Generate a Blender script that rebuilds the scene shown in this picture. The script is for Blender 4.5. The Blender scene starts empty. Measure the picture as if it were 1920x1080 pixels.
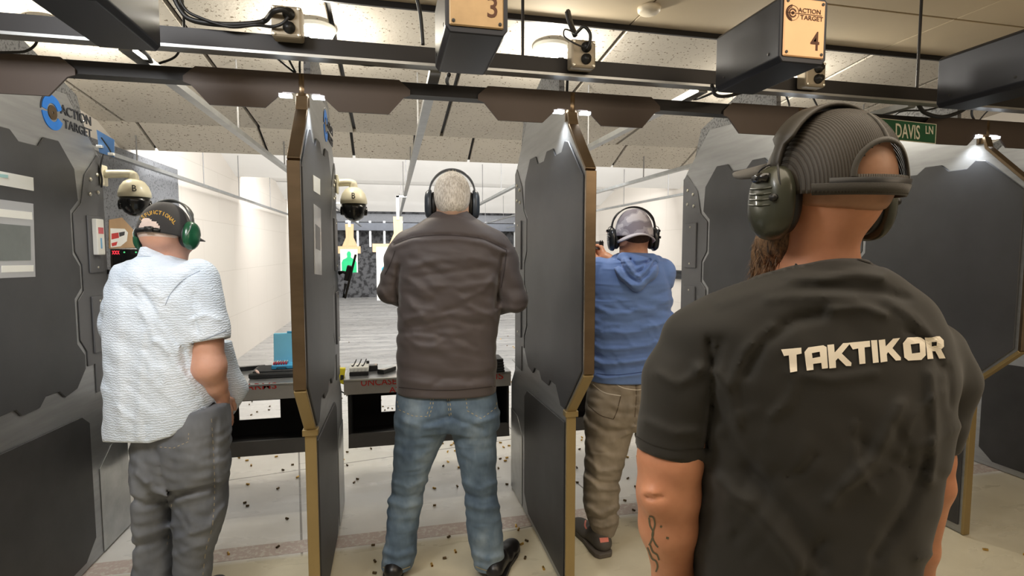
import bpy, bmesh, math, random
import numpy as np
from mathutils import Vector, Matrix
from mathutils.bvhtree import BVHTree
from math import sin, cos, pi, radians as R, sqrt, atan2

# ------------------------------------------------------------------ camera, world, exposure
F = 1000.0; CX, CY = 960.0, 540.0; CH = 1.47
YAW = atan2(225.0, 1000.0); PIT = atan2(72.0, 1000.0)
scn = bpy.context.scene
C = scn.collection
cam = bpy.data.objects.new('camera', bpy.data.cameras.new('camera'))
C.objects.link(cam); scn.camera = cam
cam.location = (0, 0, CH); cam.rotation_euler = (pi / 2 - PIT, 0, -YAW)
cam.data.sensor_width = 36; cam.data.lens = 36 * F / 1920; cam.data.clip_start = 0.02
scn.view_settings.view_transform = 'Standard'; scn.view_settings.look = 'None'
scn.view_settings.gamma = 1; scn.view_settings.exposure = 0.2
scn.view_settings.use_curve_mapping = False
wd = bpy.data.worlds.new('world'); scn.world = wd; wd.use_nodes = True
wd.node_tree.nodes['Background'].inputs[0].default_value = (1.0, 0.83, 0.62, 1)
wd.node_tree.nodes['Background'].inputs[1].default_value = 0.22

def light(name, kind, loc, target, energy, col, size=None, size_y=None, spot=None, blend=0.5):
    l = bpy.data.lights.new(name, kind); l.energy = energy; l.color = col
    if kind == 'AREA':
        l.shape = 'RECTANGLE' if size_y else 'SQUARE'; l.size = size
        if size_y: l.size_y = size_y
    if kind == 'SPOT':
        l.spot_size = spot; l.spot_blend = blend; l.shadow_soft_size = size or 0.02
    if kind == 'POINT': l.shadow_soft_size = size or 0.05
    o = bpy.data.objects.new(name, l); C.objects.link(o); o.location = loc
    if target is not None:
        o.rotation_euler = (Vector(target) - Vector(loc)).to_track_quat('-Z', 'Y').to_euler()
    return o
COOL = (0.93, 0.96, 1.0)
# flood lights behind each ceiling baffle, aimed downrange
for yy, e in ((4.95, 125), (8.15, 105), (11.6, 90), (14.6, 60)):
    light('range_flood', 'AREA', (1.0, yy, 2.42), (1.0, yy + 3.5, 1.2), e, (1.0, 0.985, 0.965), 5.6, 0.2)
# room lights over and behind the viewer
light('room_light', 'AREA', (0.6, 0.5, 2.55), (0.6, 0.5, 0), 34, (1.0, 0.86, 0.68), 3.2, 1.0)
light('room_light', 'AREA', (-1.1, 0.9, 2.55), (-0.9, 2.0, 0.9), 30, (0.97, 0.98, 1.0), 0.6, 0.6)  # extra unseen light, added to brighten the pale shirt from above
light('room_light', 'AREA', (2.4, -0.6, 2.55), (1.5, 1.4, 0.9), 20, (1.0, 0.80, 0.58), 1.2, 0.8)

# ------------------------------------------------------------------ view frame helpers
def ray(px, py):
    x = (px - CX) / F; y = (CY - py) / F
    return x, cos(PIT) + sin(PIT) * y, -sin(PIT) + cos(PIT) * y
def V(px, py, d):                       # a photo pixel at horizontal depth d, as (right, depth, height)
    a, b, c = ray(px, py); return np.array((a * d / b, d, CH + c * d / b))
def W(p):
    p = np.asarray(p, float); u, d, z = p[..., 0], p[..., 1], p[..., 2]
    return np.stack((u * cos(YAW) + d * sin(YAW), -u * sin(YAW) + d * cos(YAW), z), -1)
def P(px, py, d): return Vector(W(V(px, py, d)))
def wdir(px, py): return Vector(W(np.array(ray(px, py)))).normalized()
def onY(px, py, Y):
    v = wdir(px, py); return Vector((0, 0, CH)) + v * (Y / v.y)
def onZ(px, py, Z):
    v = wdir(px, py); return Vector((0, 0, CH)) + v * ((Z - CH) / v.z)
def onX(px, py, X):
    v = wdir(px, py); return Vector((0, 0, CH)) + v * (X / v.x)

# ------------------------------------------------------------------ materials
def lin(c):
    return tuple(((v / 255) / 12.92 if v / 255 <= 0.04045 else ((v / 255 + 0.055) / 1.055) ** 2.4) for v in c)
class NT:
    def __init__(s, name):
        s.m = bpy.data.materials.new(name); s.m.use_nodes = True
        s.t = s.m.node_tree; s.b = s.t.nodes['Principled BSDF']
    def n(s, typ, **kw):
        x = s.t.nodes.new(typ)
        for k, v in kw.items():
            if k.startswith('i_'):
                x.inputs[k[2:].replace('_', ' ')].default_value = v
            else: setattr(x, k, v)
        return x
    def l(s, a, b): s.t.links.new(a, b)
    def coord(s, scale=(1, 1, 1), rot=(0, 0, 0), kind='Object'):
        tc = s.n('ShaderNodeTexCoord'); mp = s.n('ShaderNodeMapping')
        mp.inputs['Scale'].default_value = scale; mp.inputs['Rotation'].default_value = rot
        s.l(tc.outputs[kind], mp.inputs[0]); return mp.outputs[0]
    def noise(s, vec, scale, detail=3, rough=0.5):
        x = s.n('ShaderNodeTexNoise'); x.inputs['Scale'].default_value = scale
        x.inputs['Detail'].default_value = detail; x.inputs['Roughness'].default_value = rough
        s.l(vec, x.inputs['Vector']); return x.outputs['Fac']
    def ramp(s, fac, stops):
        x = s.n('ShaderNodeValToRGB'); e = x.color_ramp.elements
        while len(e) < len(stops): e.new(0.5)
        for el, (p, c) in zip(e, stops):
            el.position = p; el.color = (*c, 1) if len(c) == 3 else c
        s.l(fac, x.inputs[0]); return x.outputs[0]
    def bump(s, h, strength=0.2, dist=0.01):
        x = s.n('ShaderNodeBump'); x.inputs['Strength'].default_value = strength; x.inputs['Distance'].default_value = dist
        s.l(h, x.inputs['Height']); s.l(x.outputs[0], s.b.inputs['Normal']); return x
MATS = {}
def mat(name, col, rough=0.5, metal=0.0, var=0.12, vscale=8.0, bump=0.0, bscale=60.0, stretch=(1, 1, 1), coat=0.0, spec=0.5, sheen=0.0, emit=None, es=0.0):
    if name in MATS: return MATS[name]
    k = NT(name); c = lin(col)
    vec = k.coord(stretch)
    f = k.noise(vec, vscale, 4, 0.6)
    lo = tuple(max(0, v * (1 - var)) for v in c); hi = tuple(min(1, v * (1 + var)) for v in c)
    k.l(k.ramp(f, [(0.3, lo), (0.7, hi)]), k.b.inputs['Base Color'])
    k.b.inputs['Roughness'].default_value = rough; k.b.inputs['Metallic'].default_value = metal
    k.b.inputs['Specular IOR Level'].default_value = spec
    if coat: k.b.inputs['Coat Weight'].default_value = coat
    if sheen: k.b.inputs['Sheen Weight'].default_value = sheen
    if bump: k.bump(k.noise(vec, bscale, 3), bump, 0.004)
    if emit:
        k.b.inputs['Emission Color'].default_value = (*emit, 1); k.b.inputs['Emission Strength'].default_value = es
    MATS[name] = k.m; return k.m
def speck(name, col, dark, scale, thr=0.62, rough=0.9, bump=0.3, width=0.04, var=0.06, stretch=(1, 1, 1)):
    k = NT(name); vec = k.coord(stretch)
    n1 = k.noise(vec, scale, 2, 0.6); n2 = k.noise(vec, 1.3, 3)
    base = k.ramp(n2, [(0.3, tuple(v * (1 - var) for v in lin(col))), (0.7, tuple(min(1, v * (1 + var)) for v in lin(col)))])
    msk = k.ramp(n1, [(thr, (0, 0, 0)), (thr + width, (1, 1, 1))])
    mx = k.n('ShaderNodeMix', data_type='RGBA'); k.l(msk, mx.inputs[0]); k.l(base, mx.inputs[6]); mx.inputs[7].default_value = (*lin(dark), 1)
    k.l(mx.outputs[2], k.b.inputs['Base Color']); k.b.inputs['Roughness'].default_value = rough
    if bump: k.bump(n1, bump, 0.005)
    MATS[name] = k.m; return k.m

M_steel = mat('brushed_steel', (158, 160, 162), 0.42, 0.75, 0.10, 3.0, 0.03, 200, (1, 1, 12))
M_gray = mat('gray_painted_steel', (104, 105, 108), 0.5, 0.35, 0.08, 3.0, 0.03, 200)
M_panel = mat('black_ballistic_panel', (62, 63, 66), 0.48, 0.15, 0.22, 2.2, 0.05, 220)
M_panel2 = mat('black_ballistic_panel_low', (55, 55, 56), 0.55, 0.1, 0.30, 3.0, 0.05, 220)
M_bronze = mat('bronze_edge_trim', (134, 116, 94), 0.30, 0.95, 0.16, 3.0, 0.0, 100, (1, 1, 4))
M_brass2 = mat('tan_edge_trim', (156, 136, 94), 0.42, 0.6, 0.10, 3.0)
M_beam = mat('black_steel_beam', (34, 32, 32), 0.5, 0.3, 0.1)
M_beamplate = mat('brown_gray_beam_cover', (78, 67, 60), 0.5, 0.25, 0.06, 3.0)
M_black = mat('black_plastic', (24, 24, 25), 0.45, 0.0, 0.1)
M_blackgloss = mat('gloss_black_plastic', (18, 19, 20), 0.22, 0.0, 0.1, coat=0.3)
M_cable = mat('black_cable', (18, 18, 18), 0.5)
M_boxblack = mat('black_anodised_case', (42, 44, 50), 0.38, 0.55, 0.06, 3.0)
M_galv = mat('galvanised_steel', (170, 172, 172), 0.38, 0.8, 0.12, 12.0)
M_plate3 = mat('aged_brass_plate', (170, 144, 108), 0.45, 0.45, 0.12, 14.0)
M_plate4 = mat('copper_tan_plate', (238, 192, 146), 0.5, 0.15, 0.05, 9.0)
M_etch = mat('etched_brown_lettering', (84, 52, 34), 0.7)
M_white = mat('white_plastic', (236, 236, 230), 0.4, 0, 0.02)
M_cream = mat('cream_camera_shell', (232, 226, 200), 0.35, 0, 0.02, coat=0.2)
M_lamp = mat('lamp_diffuser_lit', (255, 250, 235), 0.5, emit=(1.0, 0.93, 0.74), es=14)
M_led = mat('led_bar_lit', (235, 240, 255), 0.5, emit=(0.85, 0.92, 1.0), es=9)
M_ceiltile = speck('acoustic_baffle_tile', (205, 198, 186), (120, 108, 90), 60.0, 0.62, 0.95, 0.25, 0.05)
M_smooth = mat('smooth_ceiling_panel', (196, 180, 152), 0.8, 0, 0.05, 1.2)
M_ceilwhite = mat('white_range_ceiling', (242, 241, 238), 0.8, 0, 0.02, 2.0)
M_rubber = speck('speckled_rubber', (112, 113, 114), (72, 72, 72), 80.0, 0.5, 0.9, 0.6, 0.12)
M_rubber2 = speck('gray_noise_panel', (118, 120, 124), (74, 75, 78), 70.0, 0.55, 0.85, 0.3, 0.1)
M_brass = mat('spent_brass', (206, 168, 92), 0.3, 0.9, 0.15, 30)
M_darkcase = mat('sooty_casing', (104, 86, 60), 0.45, 0.8, 0.2, 30)
M_paper = mat('white_paper', (238, 240, 236), 0.7, 0, 0.02)
M_wood = mat('pale_plywood', (226, 190, 148), 0.7, 0, 0.08, 6, stretch=(8, 8, 1))
M_red = mat('red_lettering', (190, 36, 30), 0.6, 0, 0.1)
M_thread = mat('pale_thread', (196, 186, 160), 0.8)
M_bolt = mat('zinc_bolt', (215, 212, 200), 0.3, 0.8)

def wallmat():
    k = NT('painted_block_wall'); vec = k.coord((1, 1, 1), (0, 0, 0))
    sp = k.n('ShaderNodeSeparateXYZ'); k.l(vec, sp.inputs[0])
    cb = k.n('ShaderNodeCombineXYZ'); k.l(sp.outputs[1], cb.inputs[0]); k.l(sp.outputs[2], cb.inputs[1])
    br = k.n('ShaderNodeTexBrick'); k.l(cb.outputs[0], br.inputs['Vector'])
    br.inputs['Scale'].default_value = 1.0; br.inputs['Brick Width'].default_value = 1.2; br.inputs['Row Height'].default_value = 0.6
    br.inputs['Mortar Size'].default_value = 0.004
    br.inputs['Color1'].default_value = (*lin((222, 216, 207)), 1); br.inputs['Color2'].default_value = (*lin((221, 214, 205)), 1)
    br.inputs['Mortar'].default_value = (*lin((208, 201, 191)), 1)
    k.l(br.outputs[0], k.b.inputs['Base Color']); k.b.inputs['Roughness'].default_value = 0.7
    k.bump(k.noise(vec, 30, 3), 0.1, 0.003); return k.m
M_wall = wallmat()
def floormat():
    k = NT('epoxy_concrete_floor'); vec = k.coord((1, 1, 1), (0, 0, R(-9.6)))
    br = k.n('ShaderNodeTexBrick'); k.l(vec, br.inputs['Vector'])
    br.offset = 0.0; br.inputs['Scale'].default_value = 1.0; br.inputs['Brick Width'].default_value = 1.62; br.inputs['Row Height'].default_value = 1.25
    br.inputs['Mortar Size'].default_value = 0.006; br.inputs['Mortar Smooth'].default_value = 0.2
    n = k.noise(k.coord(), 2.2, 5, 0.62)
    a = k.ramp(n, [(0.3, lin((210, 208, 203))), (0.7, lin((224, 222, 217)))])
    k.l(a, br.inputs['Color1']); k.l(a, br.inputs['Color2']); br.inputs['Mortar'].default_value = (*lin((128, 124, 118)), 1)
    sp = k.n('ShaderNodeSeparateXYZ'); k.l(k.coord(), sp.inputs[0])
    # worn yellowish epoxy on the shooters' side, lighter sealed floor downrange
    near = k.ramp(n, [(0.3, lin((192, 184, 160))), (0.7, lin((210, 202, 178)))])
    mr = k.n('ShaderNodeMapRange'); k.l(sp.outputs[1], mr.inputs[0]); mr.inputs[1].default_value = 2.62; mr.inputs[2].default_value = 2.66
    mx = k.n('ShaderNodeMix', data_type='RGBA'); k.l(mr.outputs[0], mx.inputs[0]); k.l(near, mx.inputs[6]); k.l(br.outputs[0], mx.inputs[7])
    # darker gray, streaked surface farther downrange
    st = k.ramp(k.noise(k.coord((0.25, 2.2, 1)), 2.4, 5, 0.6), [(0.35, lin((150, 150, 150))), (0.62, lin((186, 185, 183)))])
    m2 = k.n('ShaderNodeMapRange'); k.l(sp.outputs[1], m2.inputs[0]); m2.inputs[1].default_value = 3.9; m2.inputs[2].default_value = 6.5
    mf = k.n('ShaderNodeMix', data_type='RGBA'); k.l(m2.outputs[0], mf.inputs[0]); k.l(mx.outputs[2], mf.inputs[6]); k.l(st, mf.inputs[7])
    k.l(mf.outputs[2], k.b.inputs['Base Color'])
    rr = k.ramp(k.noise(k.coord((1, 3, 1)), 3, 4), [(0.3, (0.22,) * 3), (0.7, (0.42,) * 3)])
    k.l(rr, k.b.inputs['Roughness']); k.bump(k.noise(k.coord(), 60, 3), 0.06, 0.002); return k.m
M_floor = floormat()
M_stripe = speck('worn_red_floor_stripe', (190, 174, 166), (206, 200, 190), 45.0, 0.5, 0.5, 0.05, 0.12)

# ------------------------------------------------------------------ mesh builders
class MB:
    def __init__(s): s.v = []; s.f = []
    def add(s, vs, fs):
        o = len(s.v); s.v += [tuple(v) for v in vs]; s.f += [tuple(i + o for i in f) for f in fs]; return s
    def box(s, a, b, c, d, e, f):
        vs = [(x, y, z) for x in (a, b) for y in (c, d) for z in (e, f)]
        return s.add(vs, [(0, 1, 3, 2), (4, 6, 7, 5), (0, 4, 5, 1), (2, 3, 7, 6), (0, 2, 6, 4), (1, 5, 7, 3)])
    def prism(s, poly, axis, lo, hi):       # polygon in the two other axes, extruded along axis
        def mk(p, t):
            if axis == 'x': return (t, p[0], p[1])
            if axis == 'y': return (p[0], t, p[1])
            return (p[0], p[1], t)
        n = len(poly); vs = [mk(p, lo) for p in poly] + [mk(p, hi) for p in poly]
        fs = [tuple(range(n - 1, -1, -1)), tuple(range(n, 2 * n))] + [(i, (i + 1) % n, n + (i + 1) % n, n + i) for i in range(n)]
        return s.add(vs, fs)
    def tube(s, pts, r, n=8, caps=True):
        pts = [Vector(p) for p in pts]; rr = r if isinstance(r, (list, tuple)) else [r] * len(pts)
        o = len(s.v); prev = None
        for i, p in enumerate(pts):
            t = (pts[min(i + 1, len(pts) - 1)] - pts[max(i - 1, 0)]).normalized()
            if prev is None:
                ref = Vector((0, 0, 1)) if abs(t.z) < 0.9 else Vector((1, 0, 0))
                a = t.cross(ref).normalized()
            else: a = (prev - t * prev.dot(t)).normalized()
            prev = a; b = t.cross(a)
            for k in range(n):
                w = 2 * pi * k / n; s.v.append(tuple(p + (a * cos(w) + b * sin(w)) * rr[i]))
        m = len(pts)
        for i in range(m - 1):
            for k in range(n):
                k2 = (k + 1) % n; s.f.append((o + i * n + k, o + i * n + k2, o + (i + 1) * n + k2, o + (i + 1) * n + k))
        if caps: s.f.append(tuple(o + k for k in range(n - 1, -1, -1))); s.f.append(tuple(o + (m - 1) * n + k for k in range(n)))
        return s
    def lathe(s, prof, c=(0, 0, 0), n=24, axis='z'):
        o = len(s.v)
        for r, z in prof:
            for k in range(n):
                w = 2 * pi * k / n
                q = (r * cos(w), r * sin(w), z) if axis == 'z' else ((r * cos(w), z, r * sin(w)) if axis == 'y' else (z, r * cos(w), r * sin(w)))
                s.v.append((c[0] + q[0], c[1] + q[1], c[2] + q[2]))
        for i in range(len(prof) - 1):
            for k in range(n):
                k2 = (k + 1) % n; s.f.append((o + i * n + k, o + i * n + k2, o + (i + 1) * n + k2, o + (i + 1) * n + k))
        s.f.append(tuple(o + k for k in range(n - 1, -1, -1))); s.f.append(tuple(o + (len(prof) - 1) * n + k for k in range(n)))
        return s
    def xf(s, mtx):
        s.v = [tuple(mtx @ Vector(v)) for v in s.v]; return s
def obj(name, mb, m, parent=None, smooth=False, bevel=0.0, seg=1, world=True, fixn=True):
    """link ONE mesh object; vertices are given in world space and moved relative to the root"""
    v, f = (mb.v, mb.f) if isinstance(mb, MB) else mb
    me = bpy.data.meshes.new(name)
    off = np.zeros(3)
    if parent is not None:
        r = parent; off = np.array(r.location, float)
        while r.parent: r = r.parent; off = off + np.array(r.location, float)
    vv = np.asarray(v, float)
    if world: vv = vv - off
    me.from_pydata(vv.tolist(), [], [tuple(int(i) for i in q) for q in f]); me.update()
    if fixn:
        bm = bmesh.new(); bm.from_mesh(me); bmesh.ops.recalc_face_normals(bm, faces=bm.faces); bm.to_mesh(me); bm.free()
    me.materials.append(m)
    if smooth: me.polygons.foreach_set('use_smooth', [True] * len(me.polygons))
    o = bpy.data.objects.new(name, me); C.objects.link(o); o.parent = parent
    if bevel:
        b = o.modifiers.new('bevel', 'BEVEL'); b.width = bevel; b.segments = seg; b.limit_method = 'ANGLE'; b.angle_limit = R(35)
    return o
def thing(name, label, cat, loc, group=None):
    o = bpy.data.objects.new(name, None); C.objects.link(o); o.location = loc; o.empty_display_size = 0.1
    return tag(o, label, cat, group)
def tag(o, label, cat, group=None):
    o['label'] = label; o['category'] = cat
    if group: o['group'] = group
    return o
def solo(name, mb, m, label, cat, group=None, **kw):       # a thing that is one mesh, origin at its base centre
    v = np.asarray(mb.v if isinstance(mb, MB) else mb[0], float)
    c = np.array([(v[:, 0].min() + v[:, 0].max()) / 2, (v[:, 1].min() + v[:, 1].max()) / 2, v[:, 2].min()])
    f = mb.f if isinstance(mb, MB) else mb[1]
    o = obj(name, ((v - c), f), m, None, **kw); o.location = c
    return tag(o, label, cat, group)
def struct(name, mb, m, **kw):
    o = obj(name, mb, m, None, **kw); o['kind'] = 'structure'; return o
def copy_tree(o, parent=None):
    c = o.copy(); C.objects.link(c); c.parent = parent
    for ch in list(o.children): copy_tree(ch, c)
    return c
def text_geo(s, size=1.0, extrude=0.0, sx=1.0, align='LEFT'):
    cu = bpy.data.curves.new('t', 'FONT'); cu.body = s; cu.size = size; cu.extrude = extrude; cu.align_x = align
    cu.resolution_u = 3; cu.offset = 0.008 * size
    o = bpy.data.objects.new('t', cu); C.objects.link(o)
    dg = bpy.context.evaluated_depsgraph_get(); me = bpy.data.meshes.new_from_object(o.evaluated_get(dg))
    v = [(p.co.x * sx, p.co.y, p.co.z) for p in me.vertices]; f = [tuple(p.vertices) for p in me.polygons]
    bpy.data.objects.remove(o); bpy.data.curves.remove(cu); bpy.data.meshes.remove(me)
    return v, f
def text_on(s, org, ex, ey, height, width=None, extrude=0.0006):
    """lettering lying in the plane of ex, ey at org (its lower left corner), fitted to a cap height and width"""
    v, f = text_geo(s, 1.0, 0.001); a = np.array(v); a[:, 0] -= a[:, 0].min(); a[:, 1] -= a[:, 1].min()
    k = height / a[:, 1].max(); kx = (width / a[:, 0].max()) if width else k
    ex = Vector(ex).normalized(); ey = Vector(ey).normalized(); n = ex.cross(ey); org = Vector(org)
    out = [tuple(org + ex * (p[0] * kx) + ey * (p[1] * k) + n * (extrude * (1 if p[2] > 0 else -1))) for p in a]
    return out, f

# ------------------------------------------------------------------ the room and the range
XL, XR, YB = -2.05, 4.6, 17.0
struct('floor', MB().box(-4.5, 7.5, -2.5, YB + 0.3, -0.12, 0.0), M_floor)
struct('trim_1', MB().box(XL + 0.01, 4.55, 2.66, 2.775, 0.0, 0.0015), M_stripe)
struct('wall_left', MB().box(XL - 0.15, XL, 3.0, YB, 0, 2.95), M_wall)
struct('wall_right', MB().box(XR, XR + 0.15, 3.0, YB, 0, 2.95), M_wall)
struct('wall_back', MB().box(XL - 0.15, XR + 0.15, YB, YB + 0.2, 0, 2.95), speck('granulated_bullet_trap', (92, 93, 96), (48, 48, 50), 7.0, 0.46, 0.95, 0.8, 0.14))
# smooth panelled ceiling over the shooters
YC = 2.585
cl = MB(); xs = [-3.4 + 1.53 * i for i in range(8)]
for i in range(len(xs) - 1):
    for y0, y1 in ((2.17, YC), (0.55, 2.165), (-1.1, 0.545)):
        cl.box(xs[i] + 0.003, xs[i + 1] - 0.003, y0 + 0.003, y1 - 0.003, 2.60, 2.64)
struct('ceiling', cl, M_smooth, bevel=0.002)
struct('trim_2', MB().box(-4.0, 7.4, -1.2, 4.4, 2.70, 2.74), M_beam)
struct('trim_3', MB().box(-4.0, 7.4, YC - 0.002, YC + 0.012, 2.575, 2.62), M_beam)
# acoustic baffle: shallow slope of separate tiles, then a steeper lip
def slab(x0, x1, a, b, th=0.03):
    (y0, z0), (y1, z1) = a, b
    return MB().prism([(y0, z0), (y1, z1), (y1 + 0.004, z1 + th), (y0 + 0.004, z0 + th)], 'x', x0, x1)
pa, pf, pl = (YC + 0.02, 2.595), (4.47, 2.395), (4.80, 2.250)
seams = [-2.30, -1.88, -0.97, -0.27, 0.41, 1.19, 1.95, 2.72, 3.45, 4.2, 4.9]
bf = MB()
def lerp(a, b, t): return (a[0] + (b[0] - a[0]) * t, a[1] + (b[1] - a[1]) * t)
for i in range(len(seams) - 1):
    q = slab(seams[i] + 0.014, seams[i + 1] - 0.014, pa, pf); bf.add(q.v, q.f)
struct('ceiling_baffle_slope', bf, M_ceiltile)
bf = MB(); seams2 = [-2.30, -1.80, -0.98, -0.30, 0.20, 0.68, 1.42, 2.05, 2.75, 3.45, 4.2, 4.9]
for i in range(len(seams2) - 1):
    q = slab(seams2[i] + 0.012, seams2[i + 1] - 0.012, pf, pl); bf.add(q.v, q.f)
struct('ceiling_baffle_lip', bf, M_ceiltile)
bf = MB(); q = slab(-2.3, 5.0, (pa[0], pa[1] + 0.032), (pf[0], pf[1] + 0.032), 0.01); bf.add(q.v, q.f)
q = slab(-2.3, 5.0, (pf[0], pf[1] + 0.032), (pl[0] - 0.01, pl[1] + 0.036), 0.01); bf.add(q.v, q.f)
bf.box(-2.3, 5.0, 4.78, 4.80, 2.27, 2.75)
struct('ceiling_baffle_backing', bf, M_beam)
struct('ceiling_range', MB().box(XL, XR, 4.80, YB, 2.72, 2.76), M_ceilwhite)
for i, yy in enumerate((8.0, 11.4, 14.4)):
    struct('trim_%d' % (4 + i), MB().prism([(yy - 0.8, 2.71), (yy, 2.46), (yy + 0.03, 2.48), (yy - 0.74, 2.72)], 'x', XL, XR), M_ceilwhite)
# low beams and pillars ahead of the bullet trap
g = MB().box(XL, XR, 16.3, 16.45, 2.28, 2.52)
struct('trim_7', g, M_rubber2)
struct('trim_8', MB().box(XL, XR, 15.9, 16.0, 2.02, 2.24), mat('dark_trap_beam', (84, 88, 96), 0.6, 0.2))
for x in (-1.25, -0.95, -0.6, -0.2, 0.3, 1.0, 1.9, 2.8, 3.7):
    obj_ = struct('trim_9' if x == -1.25 else 'trim_9', MB().box(x - 0.03, x + 0.03, 16.05, 16.11, 1.55, 2.3), M_galv)
# dark noise panels on the side wall
solo('acoustic_wall_panel', MB().box(XL + 0.002, XL + 0.045, 3.05, 5.8, 0.02, 2.24), M_rubber2,
     'tall gray speckled acoustic panel on the left side wall behind the left camera', 'wall panel')

# ------------------------------------------------------------------ stall dividers
Y0 = 2.45
UP = [(1.90, 1.745), (2.075, 1.905), (2.12, 1.915), (2.16, 1.878), (2.25, 1.878), (2.29, 1.915), (2.38, 1.918), (2.425, 1.882), (2.54, 1.885),
      (2.58, 1.928), (2.68, 1.932), (2.785, 1.83), (2.80, 1.69), (2.735, 1.64), (2.735, 1.45), (2.785, 1.395), (2.785, 1.295), (2.73, 1.25),
      (2.73, 1.05), (2.785, 0.99), (2.785, 0.925), (2.71, 0.85), (2.62, 0.835), (2.58, 0.87), (2.49, 0.875), (2.45, 0.84), (2.34, 0.84),
      (2.31, 0.872), (2.22, 0.872), (2.15, 0.80), (2.10, 0.80), (1.90, 1.005)]
LOW = [(2.10, 0.745), (2.73, 0.715), (2.79, 0.67), (2.79, 0.12), (2.70, 0.045), (2.10, 0.045)]
CORE = [(2.085, 0.005), (2.085, 0.80), (1.885, 1.0), (1.885, 1.76), (2.085, 1.965), (2.10, 2.03), (2.2, 2.115), (2.77, 2.15), (3.0, 1.935), (3.03, 1.90), (3.03, 0.78),
        (3.15, 0.66), (3.15, 0.005)]
EXT = [(2.22, 2.0), (2.24, 2.29), (2.46, 2.30), (2.86, 2.17), (2.96, 1.90)]
FRONT = [(2.085, 0.004), (2.085, 0.80), (1.885, 1.0), (1.885, 1.76), (2.085, 1.965), (2.10, 2.02)]
def loc(p): return [(a - Y0, b) for a, b in p]
def trim_seg(a, b, w=0.0205, t=0.014):
    m = MB(); (y0, z0), (y1, z1) = a, b
    L = sqrt((y1 - y0) ** 2 + (z1 - z0) ** 2); ny, nz = -(z1 - z0) / L, (y1 - y0) / L
    m.prism([(y0 - Y0, z0), (y1 - Y0, z1), (y1 - Y0 + ny * t, z1 + nz * t), (y0 - Y0 + ny * t, z0 + nz * t)], 'x', -w, w); return m
def make_divider(x, label):
    t = thing('stall_divider', label, 'partition', (x, Y0, 0), 'shooting stall dividers along the firing line')
    lo = dict(world=False)
    obj('steel_core', MB().prism(loc(CORE), 'x', -0.0155, 0.0155), M_steel, t, bevel=0.002, **lo)
    obj('top_panel', MB().prism(loc(EXT), 'x', -0.012, 0.012), M_rubber, t, **lo)
    for sgn in (-1, 1):
        a, b = sorted((sgn * 0.016, sgn * 0.0235))
        obj('upper_panel', MB().prism(loc(UP), 'x', a, b), M_panel, t, bevel=0.003, **lo)
        obj('lower_panel', MB().prism(loc(LOW), 'x', a, b), M_panel2, t, bevel=0.002, **lo)
        a, b = sorted((sgn * 0.016, sgn * 0.0205))
        st = obj('side_strip', MB().prism(loc([(2.87, 1.815), (2.99, 1.925), (3.028, 1.9), (3.028, 0.79), (2.87, 0.79), (2.87, 0.93), (2.81, 0.93), (2.81, 1.0),
             (2.76, 1.06), (2.76, 1.24), (2.81, 1.28), (2.81, 1.40), (2.76, 1.46), (2.76, 1.63), (2.83, 1.68)]), 'x', a, b), M_gray, t, bevel=0.0015, **lo)
        for (yy, zz) in ((2.915, 1.80), (2.975, 1.83), (2.905, 1.73), (2.975, 1.745)):
            obj('bolt', MB().lathe([(0.0, sgn * 0.020), (0.010, sgn * 0.020), (0.010, sgn * 0.024), (0.006, sgn * 0.027), (0.0, sgn * 0.0275)], (0, yy - Y0, zz), 12, 'x'), M_bolt, st, True, **lo)
        for z0, z1 in ((1.36, 1.63), (0.98, 1.25)):
            a2, b2 = sorted((sgn * 0.0205, sgn * 0.029))
            cp = obj('cover_plate', MB().box(a2, b2, 2.86 - Y0, 2.985 - Y0, z0, z1), M_gray, t, bevel=0.006, seg=2, **lo)
            for zz in (z0 + 0.025, z1 - 0.025):
                obj('screw', MB().lathe([(0.0, sgn * 0.0285), (0.006, sgn * 0.0285), (0.006, sgn * 0.031), (0.0, sgn * 0.0315)], (0, 2.925 - Y0, zz), 10, 'x'), M_bolt, cp, True, **lo)
        a, b = sorted((sgn * 0.016, sgn * 0.0195))
        obj('kick_plate', MB().prism(loc([(2.86, 0.01), (2.86, 0.42), (2.98, 0.50), (3.14, 0.50), (3.14, 0.01)]), 'x', a, b), M_galv, t, bevel=0.001, **lo)
    for i in range(len(FRONT) - 1):
        obj('edge_trim', trim_seg(FRONT[i], FRONT[i + 1]), M_brass2 if i < 2 else M_bronze, t, bevel=0.0015, **lo)
    obj('trim_clip', MB().box(-0.028, 0.028, 2.062 - Y0, 2.10 - Y0, 0.775, 0.80), M_brass2, t, bevel=0.002, **lo)
    obj('mounting_post', MB().lathe([(0.024, 1.99), (0.024, 2.10)], (0, 2.11 - Y0, 0), 20), M_bronze, t, True, **lo)
    return t
DX = dict(A=-1.40, B=-0.308, C=0.72, D=1.79, E=2.865, F=3.94)
lab = dict(A='far left gray stall divider with blue ring logo and papers on it',
           B='stall divider seen edge on between the pale shirt man and the brown jacket man',
           C='dark stall divider with bronze edge between the brown jacket man and the blue hoodie man',
           D='dark stall divider directly behind the bearded man\'s ear muffs, right of the blue hoodie man',
           E='stall divider whose tan lower post stands just right of the bearded man',
           F='shadowed dark stall divider at the far right edge, behind the tan lower post')
divs = {}
for k in 'ABCDEF':
    if k == 'A': divs[k] = make_divider(DX[k], lab[k])
    else:
        divs[k] = copy_tree(divs['A']); divs[k].location.x = DX[k]; divs[k]['label'] = lab[k]
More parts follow.
